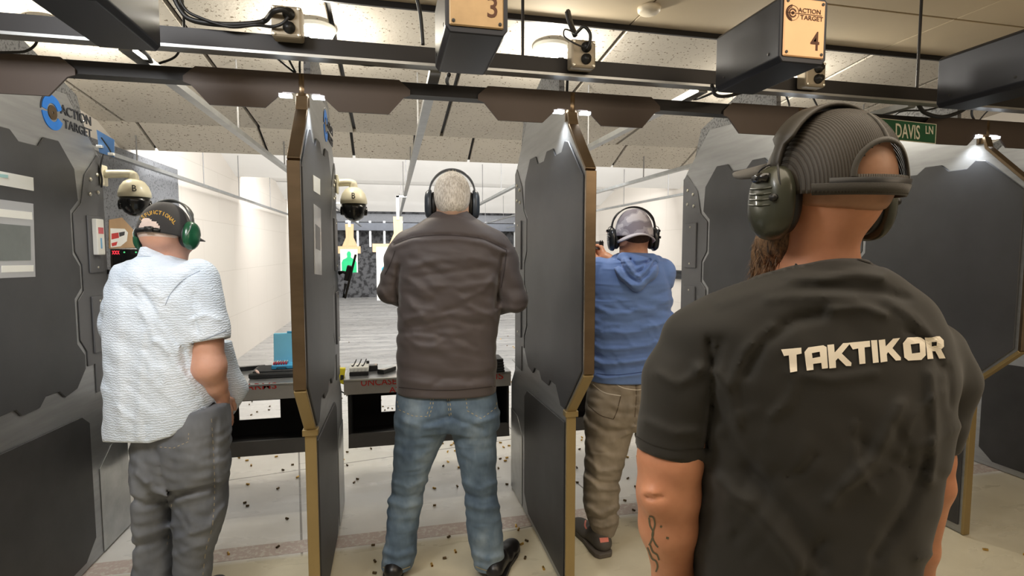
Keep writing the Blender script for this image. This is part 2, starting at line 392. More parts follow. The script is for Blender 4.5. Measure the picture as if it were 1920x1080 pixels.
# the maker's mark on the right faces of the two left dividers
M_blue = mat('blue_logo_ring', (30, 120, 215), 0.4)
M_dark = mat('dark_lettering', (66, 68, 74), 0.45, 0.4)
def ring(c, r0, r1, a0, a1, x, n=28, th=0.003):
    m = MB()
    for i in range(n):
        w0, w1 = R(a0 + (a1 - a0) * i / n), R(a0 + (a1 - a0) * (i + 1) / n)
        q = [(c[0] + r * cos(w), c[1] + r * sin(w)) for r, w in ((r0, w0), (r1, w0), (r1, w1), (r0, w1))]
        m.prism(q, 'x', x, x + th)
    return m
for k in 'AB':
    x = DX[k] + 0.0155; d = divs[k]
    c = (2.66, 2.045)
    obj('logo_ring', ring(c, 0.038, 0.072, 20, 175, x), M_blue, d)
    obj('logo_ring', ring(c, 0.038, 0.072, 185, 335, x), M_blue, d)
    obj('logo_hub', ring(c, 0.006, 0.030, 0, 360, x), M_bronze, d)
    obj('logo_line', ring(c, 0.076, 0.080, 100, 180, x), M_dark, d)
    obj('logo_text', text_on('ACTION', (x + 0.002, 2.715, 2.055), (0, 1, 0), (0, 0.0, 1), 0.042, 0.24, 0.002), M_dark, d)
    obj('logo_text', text_on('TARGET', (x + 0.002, 2.735, 1.998), (0, 1, 0), (0, 0, 1), 0.040, 0.22, 0.002), M_dark, d)
# status unit, hook and notices on the left divider
XA = DX['A'] + 0.0235
t = thing('wall_controller', 'slim white switch unit with pink label on the far left divider, above the hook', 'switch', (XA + 0.005, 2.92, 1.445))
obj('housing', MB().box(XA + 0.006, XA + 0.028, 2.885, 2.95, 1.445, 1.615), M_white, t, bevel=0.004, seg=2)
obj('red_label', MB().box(XA + 0.028, XA + 0.029, 2.895, 2.94, 1.545, 1.575), mat('pink_label', (205, 96, 104), 0.6), t)
obj('blue_mark', MB().box(XA + 0.028, XA + 0.029, 2.91, 2.922, 1.475, 1.525), mat('pale_blue_mark', (120, 180, 225), 0.6), t)
solo('hook', MB().tube([(XA + 0.006, 2.95, 1.185), (XA + 0.05, 2.95, 1.185), (XA + 0.055, 2.945, 1.165), (XA + 0.045, 2.93, 1.150), (XA + 0.03, 2.92, 1.155)], 0.004, 8), M_galv,
     'small bright metal hook on the far left divider plate', 'hook', smooth=True)
M_film = NT('clear_sleeve'); M_film.b.inputs['Base Color'].default_value = (0.42, 0.44, 0.47, 1); M_film.b.inputs['Roughness'].default_value = 0.12; M_film = M_film.m
def sheet(name, label, pts, X, m, extra=()):
    q = [onX(px, py, X) for px, py in pts]; poly = [(p.y, p.z) for p in q]
    c = (X, sum(p[0] for p in poly) / 4, min(p[1] for p in poly)); t = thing(name, label, 'sign', c)
    obj('backing', MB().prism(poly, 'x', X - 0.001, X + 0.001), m, t)
    for nm, pp, mm in extra:
        q = [onX(px, py, X) for px, py in pp]; obj(nm, MB().prism([(p.y, p.z) for p in q], 'x', X + 0.001, X + 0.002), mm, t)
    return t
sheet('notice_strip', 'white paper strip stuck high on the far left divider', [(-40, 313), (62, 333), (63, 358), (-40, 340)], XA + 0.0015, M_paper,
      [('print', [(-30, 322), (14, 328), (14, 334), (-30, 328)], mat('pale_teal_print', (170, 215, 215), 0.7))])
sheet('laminated_notice', 'large glossy clear sleeve notice on the far left divider', [(-60, 366), (62, 382), (66, 519), (-60, 524)], XA + 0.0015, M_film,
      [('header', [(-50, 386), (59, 398), (60, 412), (-50, 402)], M_paper), ('footer', [(2, 498), (62, 497), (62, 509), (2, 511)], M_paper),
       ('picture', [(-50, 415), (56, 424), (57, 488), (-50, 490)], mat('dim_print', (104, 112, 112), 0.3))])
XB = DX['B'] + 0.025
sheet('notice_card', 'small white card on the divider seen edge on', [(587, 328), (600, 336), (600, 366), (588, 358)], XB, M_paper)
sheet('notice_poster', 'tall narrow laminated poster on the divider seen edge on', [(588, 382), (601, 392), (603, 516), (590, 514)], XB, mat('gray_poster', (190, 192, 195), 0.25),
      [('picture', [(591, 420), (599, 428), (600, 470), (592, 466)], mat('poster_ink', (90, 92, 96), 0.4))])

# ------------------------------------------------------------------ overhead beams, covers, led bars
solo('header_beam', MB().box(-2.4, 5.2, 2.10, 2.16, 2.055, 2.10), M_beam, 'long black steel beam running above all the stall dividers, behind the brown cover plates', 'beam')
PL = [(-0.345, 2.103), (-0.385, 2.068), (-0.385, 2.048), (-0.362, 2.04), (-0.305, 1.975), (-0.125, 1.975), (-0.063, 2.033), (0.063, 2.033), (0.125, 1.975),
      (0.305, 1.975), (0.362, 2.04), (0.385, 2.048), (0.385, 2.068), (0.345, 2.103)]
pln = dict(A='brown notched cover plate on the beam above the far left divider', B='brown notched cover plate on the beam over the edge on divider',
           C='brown notched cover plate on the beam between the boxes numbered 3 and 4', D='brown notched cover plate on the beam behind the bearded man\'s cap',
           E='brown notched cover plate on the beam right of the green street sign', F='brown notched cover plate past the right end of the photo')
for k in 'ABCDEF':
    if k == 'F': continue
    o = solo('beam_cover', MB().prism([(DX[k] + a, b) for a, b in PL], 'y', 2.088, 2.096), M_beamplate, pln[k], 'cover plate', 'notched covers on the overhead beam')
    for s, w in ((-1, 'left'), (1, 'right')):
        xc = DX[k] + s * 0.056
        solo('led_bar', MB().box(xc - 0.021, xc + 0.021, 2.086, 2.11, 2.018, 2.028), M_led,
             'white bar light, the %s one of two over %s' % (w, dict(A='the far left divider', B='the edge on divider', C='the bronze edged middle divider', D='the divider behind the bearded man', E='the divider right of the bearded man')[k]),
             'light', 'bar lights at the divider tops')
        light('led_spot', 'SPOT', (xc, 2.13, 2.010), (xc + s * 0.005, 2.22, 1.2), 5.5, (0.92, 0.96, 1.0), 0.02, None, R(105), 0.6)
o = solo('rear_beam', MB().box(-2.6, 5.4, 1.95, 1.99, 2.125, 2.18), M_beam, 'black channel beam nearer the ceiling carrying the cable boxes', 'beam')
solo('beam_glint', MB().box(-2.6, 5.4, 1.945, 1.995, 2.115, 2.1245), M_galv, 'bright strip standing for light reflected on the underside of the upper black beam', 'trim')  # bright strip stands in for light reflected under the beam

# street name sign
q0 = onY(1664, 225, 2.07); q1 = onY(1757, 268, 2.07)
t = thing('street_sign', 'green street name sign reading DAVIS LN on the overhead beam', 'sign', ((q0.x + q1.x) / 2, 2.07, q1.z))
def sgn(px, py): return onY(px, py, 2.07)
corners = [sgn(1630, 219), sgn(1757, 233), sgn(1755, 270), sgn(1630, 258)]
obj('panel', MB().prism([(p.x, p.z) for p in corners], 'y', 2.07, 2.073), mat('sign_green', (26, 84, 52), 0.45), t, bevel=0.001)
bd = MB()
for i in range(4):
    a, b = corners[i], corners[(i + 1) % 4]; c = (corners[0] + corners[1] + corners[2] + corners[3]) / 4
    a = a + (c - a) * 0.03; b = b + (c - b) * 0.03; bd.tube([(a.x, 2.069, a.z), (b.x, 2.069, b.z)], 0.0016, 4)
obj('border', bd, mat('sign_white', (228, 224, 205), 0.5), t)
for s, a, b, top in (('DAVIS', (1679, 258), (1724, 262), (1679, 231)), ('LN', (1735, 251), (1749, 252), (1735, 236))):
    A, B_, T = sgn(*a), sgn(*b), sgn(*top); ex = B_ - A
    obj('lettering', text_on(s, (A.x, 2.0685, A.z), (ex.x, 0, ex.z), (T.x - A.x, 0, T.z - A.z), (T - A).length, ex.length, 0.0006), MATS['sign_white'], t)

# target carriers: black box, rail, clip, hangers
LX = [-1.87, -0.825, 0.165, 1.245, 2.29, 3.36]
BX = {1: -0.70, 2: 0.222, 3: 1.195, 4: 2.16}
def make_box(x, label, plate=None):
    t = thing('carrier_box', label, 'machine box', (x, 1.55, 2.02), 'target carrier boxes under the ceiling')
    w = 0.081; sec = [(-w, 2.035), (-w + 0.012, 2.02), (w - 0.012, 2.02), (w, 2.035), (w, 2.20), (w - 0.012, 2.212), (-w + 0.012, 2.212), (-w, 2.20)]
    obj('case', MB().prism([(x + a, b) for a, b in sec], 'y', 1.395, 1.71), M_boxblack, t, bevel=0.003, seg=2)
    fp = None
    if plate:
        fp = obj('number_plate', MB().box(x - w + 0.010, x + w - 0.012, 1.389, 1.396, 2.036, 2.202), plate, t, bevel=0.003)
        for sx in (-w + 0.020, w - 0.022):
            for zz in (2.047, 2.191): obj('screw', MB().lathe([(0, 1.3865), (0.0045, 1.387), (0.0045, 1.390)], (x + sx, 0, zz), 12, 'y'), M_black, fp)
    for yy in (1.44, 1.66): obj('side_screw', MB().lathe([(0, -w - 0.002), (0.005, -w - 0.001), (0.005, -w + 0.001)], (x, yy, 2.055), 10, 'x'), M_black, t)
    return t, fp
b1, _ = make_box(BX[1], 'black carrier box hanging at the upper left corner of the photo')
b3, p3 = make_box(BX[2], 'black carrier box with aged brass plate numbered 3', M_plate3)
b4, p4 = make_box(BX[3], 'black carrier box with copper toned plate numbered 4 and ring logo', M_plate4)
b5, _ = make_box(BX[4], 'black carrier box at the right edge of the photo above the street sign')
obj('number', text_on('3', (BX[2] + 0.026, 1.3885, 2.062), (1, 0, 0), (0, 0, 1), 0.052, 0.026), M_etch, p3)
obj('number', text_on('4', (BX[3] + 0.020, 1.3885, 2.058), (1, 0, 0), (0, 0, 1), 0.054, 0.030), M_etch, p4)
def ringy(c, r0, r1, a0, a1, y, n=20, th=0.001):
    m = MB()
    for i in range(n):
        w0, w1 = R(a0 + (a1 - a0) * i / n), R(a0 + (a1 - a0) * (i + 1) / n)
        m.prism([(c[0] + r * cos(w), c[1] + r * sin(w)) for r, w in ((r0, w0), (r1, w0), (r1, w1), (r0, w1))], 'y', y - th, y)
    return m
cc = (BX[3] - 0.044, 2.158); lg = MB()
for a in ((0.0, 0.005, 0, 360), (0.009, 0.013, 20, 340), (0.015, 0.018, 100, 260), (0.019, 0.0235, 95, 265), (0.0205, 0.0215, 0, 360)):
    m = ringy(cc, a[0] + 1e-5, a[1], a[2], a[3], 1.3890); lg.add(m.v, m.f)
lg.box(cc[0] - 0.022, cc[0] + 0.1, 1.388, 1.389, 2.1572, 2.1588)
obj('logo_mark', lg, M_etch, p4)
obj('logo_text', text_on('ACTION', (BX[3] - 0.026, 1.3885, 2.1615), (1, 0, 0), (0, 0, 1), 0.013, 0.077), M_etch, p4)
obj('logo_text', text_on('TARGET', (BX[3] - 0.018, 1.3885, 2.142), (1, 0, 0), (0, 0, 1), 0.013, 0.078), M_etch, p4)
rn = ['leftmost carrier rail, beyond the far left divider', 'carrier rail above the man in the light shirt', 'carrier rail running downrange from box 3',
      'carrier rail running downrange from box 4', 'carrier rail running downrange from the right edge box', 'carrier rail of the far right lane beyond the hoodie man']
rn2 = ['leftmost rail', 'second rail from the left', 'rail leading to box 3', 'rail leading to box 4', 'second rail from the right', 'rightmost rail']
rails = []
for i, x in enumerate(LX):
    m = MB().prism([(x - 0.02, 2.108), (x + 0.02, 2.108), (x + 0.02, 2.135), (x + 0.012, 2.135), (x + 0.012, 2.116), (x - 0.012, 2.116), (x - 0.012, 2.135), (x - 0.02, 2.135)], 'y', 1.995, 15.6)
    rails.append(solo('carrier_rail', m, M_galv, 'pale galvanised ' + rn[i], 'rail', 'target carrier rails overhead'))
    q = MB().box(x - 0.045, x + 0.045, 1.985, 2.02, 2.136, 2.146); q.box(x + 0.03, x + 0.045, 1.985, 2.02, 2.146, 2.185)
    solo('rail_clip', q, M_galv, 'bright bolted clip on the upper beam holding the ' + rn2[i], 'bracket', 'clips where rails meet the upper beam', bevel=0.001)
# thin rods hanging the rails from the ceiling
rodm = MB().tube([(0, 0, 0), (0, 0, 0.44)], 0.005, 6)
rod0 = None
for i, x in enumerate(LX):
    for j, yy in enumerate((3.3, 4.62, 6.1, 7.4, 9.2, 11.0, 13.2)):
        z = 2.137; top = (2.52 if yy < 3.5 else 2.355 if yy < 4.8 else 2.72)
        if rod0 is None:
            rod0 = obj('hanger_rod', rodm, mat('gray_rod', (120, 120, 120), 0.5, 0.5)); o = rod0
        else: o = rod0.copy(); C.objects.link(o)
        o.location = (x, yy, z); o.scale = (1, 1, (top - z) / 0.44)
        tag(o, 'thin gray hanger rod on the %s, %s from the front' % (rn2[i], ('first', 'second', 'third', 'fourth', 'fifth', 'sixth', 'farthest')[j]), 'rod', 'rods hanging the carrier rails')
# support rod beside box 3 and others up to the ceiling
for px, nm in ((980, 'right of box 3'), (283, 'beside the upper left box'), (1722, 'left of the right edge box')):
    q = onY(px, 110, 1.97)
    solo('support_rod', MB().tube([(q.x, 1.97, 2.18), (q.x, 1.97, 2.60)], 0.006, 8), M_beam, 'dark threaded rod from the upper beam to the ceiling, ' + nm, 'rod')

# junction boxes with cables
def arc(pts, n=8):
    pts = [Vector(p) for p in pts]; out = []
    for i in range(len(pts) - 1):
        p0 = pts[max(i - 1, 0)]; p1 = pts[i]; p2 = pts[i + 1]; p3 = pts[min(i + 2, len(pts) - 1)]
        for k in range(n):
            t = k / n
            out.append(0.5 * ((2 * p1) + (p2 - p0) * t + (2 * p0 - 5 * p1 + 4 * p2 - p3) * t * t + (3 * p1 - p0 - 3 * p2 + p3) * t ** 3))
    out.append(pts[-1]); return out
def cable(label, pp, r=0.006, Y=1.93, grp=None):
    pts = [onY(p[0], p[1], p[2] if len(p) > 2 else Y) for p in pp]
    return solo('cable', MB().tube(arc(pts), r, 7), M_cable, label, 'cable', grp, smooth=True)
for nm, (px, py), cut in (('above the edge on divider', (538, 42), 0), ('right of box 3', (1093, 102), 0), ('behind box 4', (1527, 140), 0)):
    q = onY(px, py, 1.90); x, z = q.x, q.z
    t = thing('outlet_box', 'gray cast outlet box with black plugs %s' % nm, 'electrical box', (x, 1.92, z - 0.055), 'outlet boxes on the upper beam')
    obj('housing', MB().box(x - 0.047, x + 0.047, 1.89, 1.9445, z - 0.05, z + 0.05), M_plate3 if 0 else mat('cast_metal_box', (152, 142, 124), 0.5, 0.45, 0.1), t, bevel=0.008, seg=2)
    for dz in (0.022, -0.02):
        s = obj('socket', MB().lathe([(0.019, 1.891), (0.019, 1.884), (0.013, 1.880), (0.013, 1.868), (0.0, 1.866)], (x + 0.008, 0, z + dz), 16, 'y'), M_black, t, True)
    for sx in (-0.038, 0.038):
        for sz in (-0.041, 0.041): obj('screw', MB().lathe([(0.005, 1.891), (0.005, 1.887), (0, 1.886)], (x + sx, 0, z + sz), 8, 'y'), M_bolt, t)
G = 'black cables slung along the overhead beams'
cable('thick black cable bundle sagging from the ceiling to the left outlet box', [(318, -25), (338, 18), (362, 38), (420, 46), (475, 44), (498, 38), (512, 22, 1.87), (530, 18, 1.86), (540, 24, 1.87)], 0.0085, 1.93, G)
cable('second black cable alongside the bundle into the left outlet box', [(330, -25), (345, 14), (372, 32), (430, 50), (480, 47), (510, 50, 1.88), (530, 44, 1.87), (541, 32, 1.87)], 0.005, 1.92, G)
cable('thin black cable dropping straight above the left of the upper beam', [(340, -25), (343, 10), (345, 38), (343, 70, 2.03), (330, 105, 2.12), (298, 119, 2.13)], 0.004, 1.935, G)
cable('short black cable looping from the upper left box to the beam', [(262, 92, 1.82), (277, 104, 1.95), (284, 116, 2.13)], 0.006, 1.9, G)
cable('black cable lead beside the upper left lamp', [(2, 42), (15, 45), (40, 42), (60, 50), (70, 66), (66, 84), (48, 96), (20, 98), (-10, 98)], 0.004, 2.05, G)
cable('black cable hanging in the gap left of box 3', [(775, -30), (787, 20), (791, 55), (793, 84)], 0.007, 1.94, G)
cable('black cable drooping under the upper beam left of box 3', [(636, 98), (665, 116), (695, 122), (735, 117), (765, 106)], 0.005, 1.99, G)
cable('thinner black cable above the drooping one left of box 3', [(636, 97), (680, 107), (720, 110), (768, 103)], 0.0035, 1.99, G)
cable('black cable curling out of the rear of box 3', [(842, 140, 1.82), (838, 150, 1.95), (840, 158, 2.12)], 0.007, 1.9, G)
cable('pair of leads looping over the right outlet box, outer one', [(1062, 22), (1066, 40), (1078, 62), (1094, 50, 1.87), (1106, 62, 1.86), (1106, 80, 1.86), (1100, 92, 1.87)], 0.006, 1.92, G)
cable('thin lead coiling left of the right outlet box', [(1078, 62), (1060, 55), (1058, 68), (1075, 80, 1.87), (1093, 88, 1.86)], 0.003, 1.9, G)
cable('thick cable entering the ceiling above the right outlet box', [(1065, 22, 2.2), (1070, 45, 2.05), (1078, 65, 1.96)], 0.011, 1.92, G)
cable('black cable dropping behind the right outlet box to the header beam', [(1066, 132, 1.98), (1064, 150, 2.05), (1063, 172, 2.13)], 0.006, 1.98, G)
cable('thin black cable slanting right, left of the edge on divider\'s top', [(503, 82, 1.98), (508, 98, 2.02), (530, 118, 2.08), (552, 136, 2.14)], 0.004, 1.98, G)
cable('thin black cable beside the slanting one above the edge on divider', [(532, 88, 1.98), (542, 112, 2.06), (554, 135, 2.14)], 0.004, 1.98, G)
cable('thin bowed cable above the edge on divider', [(576, 90, 1.98), (563, 110, 2.06), (562, 136, 2.14)], 0.004, 1.98, G)
cable('thin cable dropping behind box 4', [(1520, 172, 1.98), (1526, 186, 2.05), (1532, 198, 2.14)], 0.004, 1.98, G)
cable('thin crossed cable left of the lead behind box 4', [(1470, 170, 1.98), (1478, 190, 2.06), (1480, 198, 2.14)], 0.004, 1.98, G)
cable('thick black cable sagging below the right edge box', [(1722, 196, 1.99), (1735, 212, 2.02), (1765, 219, 2.04), (1795, 212, 2.03), (1815, 200, 1.99)], 0.009, 1.98, G)
cable('thin black cable arching to the header beam below the right edge box', [(1680, 214, 2.13), (1695, 208, 2.08), (1740, 206, 2.05), (1772, 196, 2.0)], 0.004, 1.98, G)
cable('black cable trailing from the rear of box 4', [(1350, 160, 1.82), (1340, 172, 1.95), (1312, 184, 2.1), (1300, 186, 2.13)], 0.005, 1.98, G)
cable('black cable bowing under the rear of box 4', [(1335, 160, 1.83), (1342, 178, 1.95), (1365, 180, 2.0), (1395, 172, 1.99)], 0.007, 1.98, G)
cable('pair of hanging leads near the right edge', [(1823, 202, 1.99), (1822, 215, 2.05), (1828, 226, 2.13)], 0.005, 1.98, G)
cable('thin diagonal lead near the right edge', [(1862, 200, 1.99), (1848, 212, 2.05), (1836, 226, 2.13)], 0.003, 1.98, G)

# flush round lamps in the baffle, one beside each divider
for nm, px, py in (('in the upper left corner', 96, 62), ('above the edge on divider', 592, 66), ('above the bronze edged middle divider', 1033, 100), ('behind box 4, above the bearded man', 1440, 160)):
    Y = min((abs(onY(px, py, y).z - (2.595 + (pf[1] - pa[1]) / (pf[0] - pa[0]) * (y - pa[0]) - 0.04)), y) for y in np.linspace(2.7, 4.4, 171))[1]
    Y = float(Y); x = onY(px, py, Y).x; z = 2.595 + (pf[1] - pa[1]) / (pf[0] - pa[0]) * (Y - pa[0]) - 0.001
    t = thing('ceiling_lamp', 'lit round flush ceiling lamp ' + nm, 'lamp', (x, Y, z), 'round lamps in the baffle')
    obj('lamp_rim', MB().lathe([(0.098, z), (0.098, z - 0.012), (0.090, z - 0.022)], (x, Y, 0), 32), M_white, t, True)
    obj('diffuser', MB().lathe([(0.0895, z - 0.0225), (0.080, z - 0.040), (0.045, z - 0.052), (0.0, z - 0.056)], (x, Y, 0), 32), M_lamp, t, True)
    light('lamp_glow', 'POINT', (x, Y, z - 0.11), None, 20, (1.0, 0.93, 0.8), 0.05)
q = onZ(1217, 14, 2.6)
solo('smoke_detector', MB().lathe([(0.0, 2.572), (0.042, 2.573), (0.052, 2.583), (0.054, 2.5995)], (q.x, q.y, 0), 28), mat('ivory_plastic', (226, 214, 190), 0.5),
     'small round ivory smoke detector on the smooth ceiling', 'smoke detector', smooth=True)

# ------------------------------------------------------------------ shooting counters with catch bins
M_ctop = mat('scuffed_steel_top', (176, 178, 180), 0.28, 0.75, 0.12, 10)
M_fascia = mat('gray_fascia', (168, 164, 158), 0.55, 0.3, 0.06)
M_bin = mat('matte_black_bin', (26, 24, 23), 0.7, 0, 0.1)
M_binlip = mat('dark_gray_bin_lip', (84, 82, 80), 0.5, 0.3)
def make_counter(x0, x1, label):
    t = thing('counter', label, 'counter', ((x0 + x1) / 2, 3.25, 0.34), 'shooting counters along the firing line')
    obj('counter_top', MB().box(x0, x1, 3.045, 3.40, 0.738, 0.75), M_ctop, t, bevel=0.002)
    obj('fascia', MB().box(x0, x1, 3.05, 3.062, 0.662, 0.7375), M_fascia, t, bevel=0.001)
    b = MB(); wx0, wx1 = x0 + 0.03, x1 - 0.02
    b.box(wx0, wx1, 3.07, 3.38, 0.360, 0.368)                           # tray floor
    b.box(wx0 - 0.012, wx0, 3.07, 3.39, 0.36, 0.737); b.box(wx1, wx1 + 0.012, 3.07, 3.39, 0.36, 0.737)
    cx = wx0 + 0.20 if x0 < -0.6 else wx0 + 0.19; cw = 0.115
    if x0 < -0.6: cx = onY(487, 768, 3.38).x
    elif x0 < 0.5: cx = onY(750, 757, 3.38).x
    za, zb = (onY(487, 786, 3.38).z, onY(487, 751, 3.38).z) if x0 < -0.6 else (onY(730, 772, 3.38).z, onY(730, 741, 3.38).z)                                               # window cut in the bin's rear panel
    b.box(wx0, cx - cw, 3.38, 3.39, 0.36, 0.737); b.box(cx + cw, wx1, 3.38, 3.39, 0.36, 0.737)
    b.box(cx - cw, cx + cw, 3.38, 3.39, 0.36, za); b.box(cx - cw, cx + cw, 3.38, 3.39, zb, 0.737)
    obj('catch_bin', b, M_bin, t)
    obj('bin_lip', MB().prism([(3.055, 0.355), (3.07, 0.355), (3.085, 0.43), (3.07, 0.43)], 'x', wx0 - 0.012, wx1 + 0.012), M_binlip, t)
    return t
cA = make_counter(-1.355, -0.36, 'steel counter with a blue case on it, in front of the pale shirt man')
cB = make_counter(-0.272, 0.68, 'steel counter lettered in red, in front of the brown jacket man')
cC = make_counter(0.765, 1.745, 'steel counter in front of the man in the blue hoodie')
cD = make_counter(1.84, 2.82, 'steel shooting counter hidden behind the bearded man')
def fas(par, s, a, b, top):
    A, B_, T = onY(*a, 3.049), onY(*b, 3.049), onY(*top, 3.049)
    obj('lettering', text_on(s, (A.x, 3.049, A.z), (1, 0, 0), (0, 0, 1), (T.z - A.z), B_.x - A.x, 0.0005), M_red, par)
fas(cB, 'UNCASE', (677, 724), (743, 710), (677, 712)); fas(cB, 'FIREARMS', (841, 716), (944, 711), (841, 704)); fas(cB, 'AT', (730, 736), (752, 734), (730, 726))
fas(cA, 'FIREARMS', (418, 734), (519, 731), (418, 722))

# things on the counters
def at(px, py, z=0.75): return onZ(px, py, z)
M_case_blue = mat('blue_clear_plastic', (70, 165, 215), 0.25, 0, 0.05, coat=0.3)
M_case_lid = mat('pale_blue_clear_lid', (120, 195, 228), 0.2, 0, 0.05, coat=0.3)
q = at(505, 710); x, y = q.x, q.y
t = thing('pistol_case', 'black plastic pistol case lying on the left counter under the blue box', 'case', (x + 0.1, y + 0.08, 0.75))
obj('tray', MB().box(x - 0.11, x + 0.24, y + 0.0, y + 0.21, 0.7505, 0.782), M_black, t, bevel=0.01, seg=2)
obj('foam', MB().box(x - 0.09, x + 0.22, y + 0.02, y + 0.19, 0.782, 0.788), mat('charcoal_foam', (52, 52, 54), 0.95), t)
bx = x + 0.0; by = y + 0.055
t = thing('ammo_box', 'blue plastic ammunition box with its lid open, on the black case', 'box', (bx + 0.09, by + 0.05, 0.79))
obj('base', MB().box(bx, bx + 0.19, by, by + 0.09, 0.7885, 0.812), M_case_blue, t, bevel=0.004)
obj('lid', MB().prism([(by + 0.092, 0.80), (by + 0.105, 0.80), (by + 0.125, 0.98), (by + 0.108, 0.98)], 'x', bx - 0.005, bx + 0.195), M_case_lid, t, bevel=0.004)
obj('latch', MB().box(bx + 0.07, bx + 0.12, by + 0.108, by + 0.124, 0.98, 0.99), M_case_blue, t)
obj('handle', MB().tube(arc([(bx + 0.03, by - 0.002, 0.793), (bx + 0.035, by - 0.006, 0.80), (bx + 0.075, by - 0.006, 0.80), (bx + 0.08, by - 0.002, 0.793)], 3), 0.0022, 6), M_black, t)
for i in range(6):
    for j in range(3):
        cx_, cy_ = bx + 0.012 + i * 0.013, by + 0.015 + j * 0.022
        k = 'cartridge'
        o = solo(k, MB().lathe([(0.0048, 0.8125), (0.0048, 0.823), (0.003, 0.828), (0.0, 0.829)], (cx_, cy_, 0), 8), mat('red_tip', (206, 44, 66), 0.4) if j == 0 else M_galv,
             ('red tipped cartridge in the front row of the open blue box' if j == 0 else 'silver cartridge in the back rows of the open blue box'), 'cartridge', 'red tipped cartridges in the blue box' if j == 0 else 'silver cartridges in the blue box', smooth=True)
q = at(485, 700, 0.79)
solo('marker_pen', MB().tube([(q.x - 0.02, q.y + 0.03, 0.799), (q.x - 0.005, q.y - 0.0, 0.797), (q.x + 0.008, q.y - 0.028, 0.797)], [0.007, 0.007, 0.004], 10), mat('white_pink_pen', (240, 205, 195), 0.4),
     'white and pink marker pen leaning left of the blue box', 'pen', smooth=True)
# pistol left of the case
def pistol(name, label, org, fwd, up, parent=None, s=1.0):
    f = Vector(fwd).normalized(); u = Vector(up); u = (u - f * u.dot(f)).normalized(); r = f.cross(u)
    mt = Matrix((( r.x, f.x, u.x, 0), (r.y, f.y, u.y, 0), (r.z, f.z, u.z, 0), (0, 0, 0, 1))); mt.translation = Vector(org)
    t = thing(name, label, 'pistol', org)
    sl = MB().box(-0.013 * s, 0.013 * s, -0.05 * s, 0.135 * s, 0.0, 0.030 * s)
    obj('slide', sl.xf(mt), mat('gun_black', (30, 31, 33), 0.35, 0.4), t, bevel=0.002)
    obj('frame', MB().prism([(-0.045 * s, -0.002), (0.125 * s, -0.002), (0.125 * s, -0.018 * s), (0.03 * s, -0.02 * s), (-0.04 * s, -0.015 * s)], 'x', -0.011 * s, 0.011 * s).xf(mt), M_black, t, bevel=0.002)
    obj('grip', MB().prism([(-0.045 * s, -0.016 * s), (0.0, -0.020 * s), (-0.018 * s, -0.105 * s), (-0.065 * s, -0.10 * s)], 'x', -0.013 * s, 0.013 * s).xf(mt), M_black, t, bevel=0.004, seg=2)
    obj('trigger_guard', MB().tube([(0, 0.0, -0.02 * s), (0, 0.005 * s, -0.045 * s), (0, 0.035 * s, -0.046 * s), (0, 0.042 * s, -0.02 * s)], 0.0025 * s, 6).xf(mt), M_black, t)
    sg = MB().box(-0.009 * s, -0.003 * s, -0.046 * s, -0.041 * s, 0.030 * s, 0.036 * s); sg.box(0.003 * s, 0.009 * s, -0.046 * s, -0.041 * s, 0.030 * s, 0.036 * s)
    obj('rear_sight', sg.xf(mt), M_black, t)
    return t
q = at(452, 700)
pistol('pistol', 'black pistol lying on the left counter beside the black case', (q.x - 0.02, q.y + 0.06, 0.765), (1, 0.25, 0), (0.1, -1, 0.05))
# lane three: magazine loader, magazines, small case
q = at(655, 706); x, y = q.x, q.y
t = thing('magazine_holder', 'white plastic block holding black magazines at the left end of the lettered counter', 'magazine holder', (x + 0.06, y + 0.05, 0.75))
obj('base', MB().box(x, x + 0.105, y, y + 0.11, 0.7505, 0.772), M_black, t, bevel=0.002)
obj('block', MB().box(x, x + 0.105, y + 0.005, y + 0.12, 0.7725, 0.80), M_white, t, bevel=0.005, seg=2)
for i in range(5): obj('rib', MB().box(x + 0.006 + i * 0.021, x + 0.018 + i * 0.021, y + 0.001, y + 0.0048, 0.774, 0.798), M_white, t, bevel=0.002)
for i in range(3):
    a = x + 0.012 + i * 0.028
    solo('spring_clip', MB().tube(arc([(a, y + 0.02, 0.808), (a + 0.008, y + 0.02, 0.805), (a + 0.018, y + 0.045, 0.82), (a + 0.024, y + 0.07, 0.832)], 4), 0.0035, 6), M_black,
         'thin black curved clip standing on the white magazine block', 'clip', 'curved clips on the white block', smooth=True)
solo('bottle_cap', MB().lathe([(0.009, 0.8005), (0.009, 0.815), (0.0, 0.816)], (x + 0.098, y + 0.10, 0), 12), M_blackgloss, 'tiny dark knob at the rear corner of the white block', 'knob', smooth=True)
q = at(690, 697); solo('ammo_tray', MB().box(q.x - 0.0, q.x + 0.055, q.y + 0.005, q.y + 0.06, 0.7505, 0.785), M_blackgloss, 'small black box between the white block and the loose magazine', 'box', bevel=0.004)
q = at(716, 700); x, y = q.x, q.y
t = thing('magazine', 'loose black pistol magazine lying on the lettered counter', 'magazine', (x, y + 0.03, 0.75))
mm = Matrix.Translation((x - 0.02, y, 0.7505)) @ Matrix.Rotation(R(-38), 4, 'Z')
obj('body', MB().box(0, 0.042, 0, 0.115, 0.0, 0.024).xf(mm), M_blackgloss, t, bevel=0.003)
obj('base_pad', MB().box(-0.003, 0.045, -0.008, 0.0, -0.0, 0.026).xf(mm), M_black, t, bevel=0.002)
for i in range(5):
    q = at(930, 700)
    solo('magazine', MB().box(q.x - 0.02, q.x + 0.055 - 0.002 * i, q.y + 0.01, q.y + 0.15, 0.7505 + i * 0.0165, 0.7655 + i * 0.0165), M_black,
         'flat black magazine, %s of the stack right of the brown jacket' % ('lowest', 'second lowest', 'middle', 'second highest', 'topmost')[i], 'magazine', 'stacked black magazines', bevel=0.003)
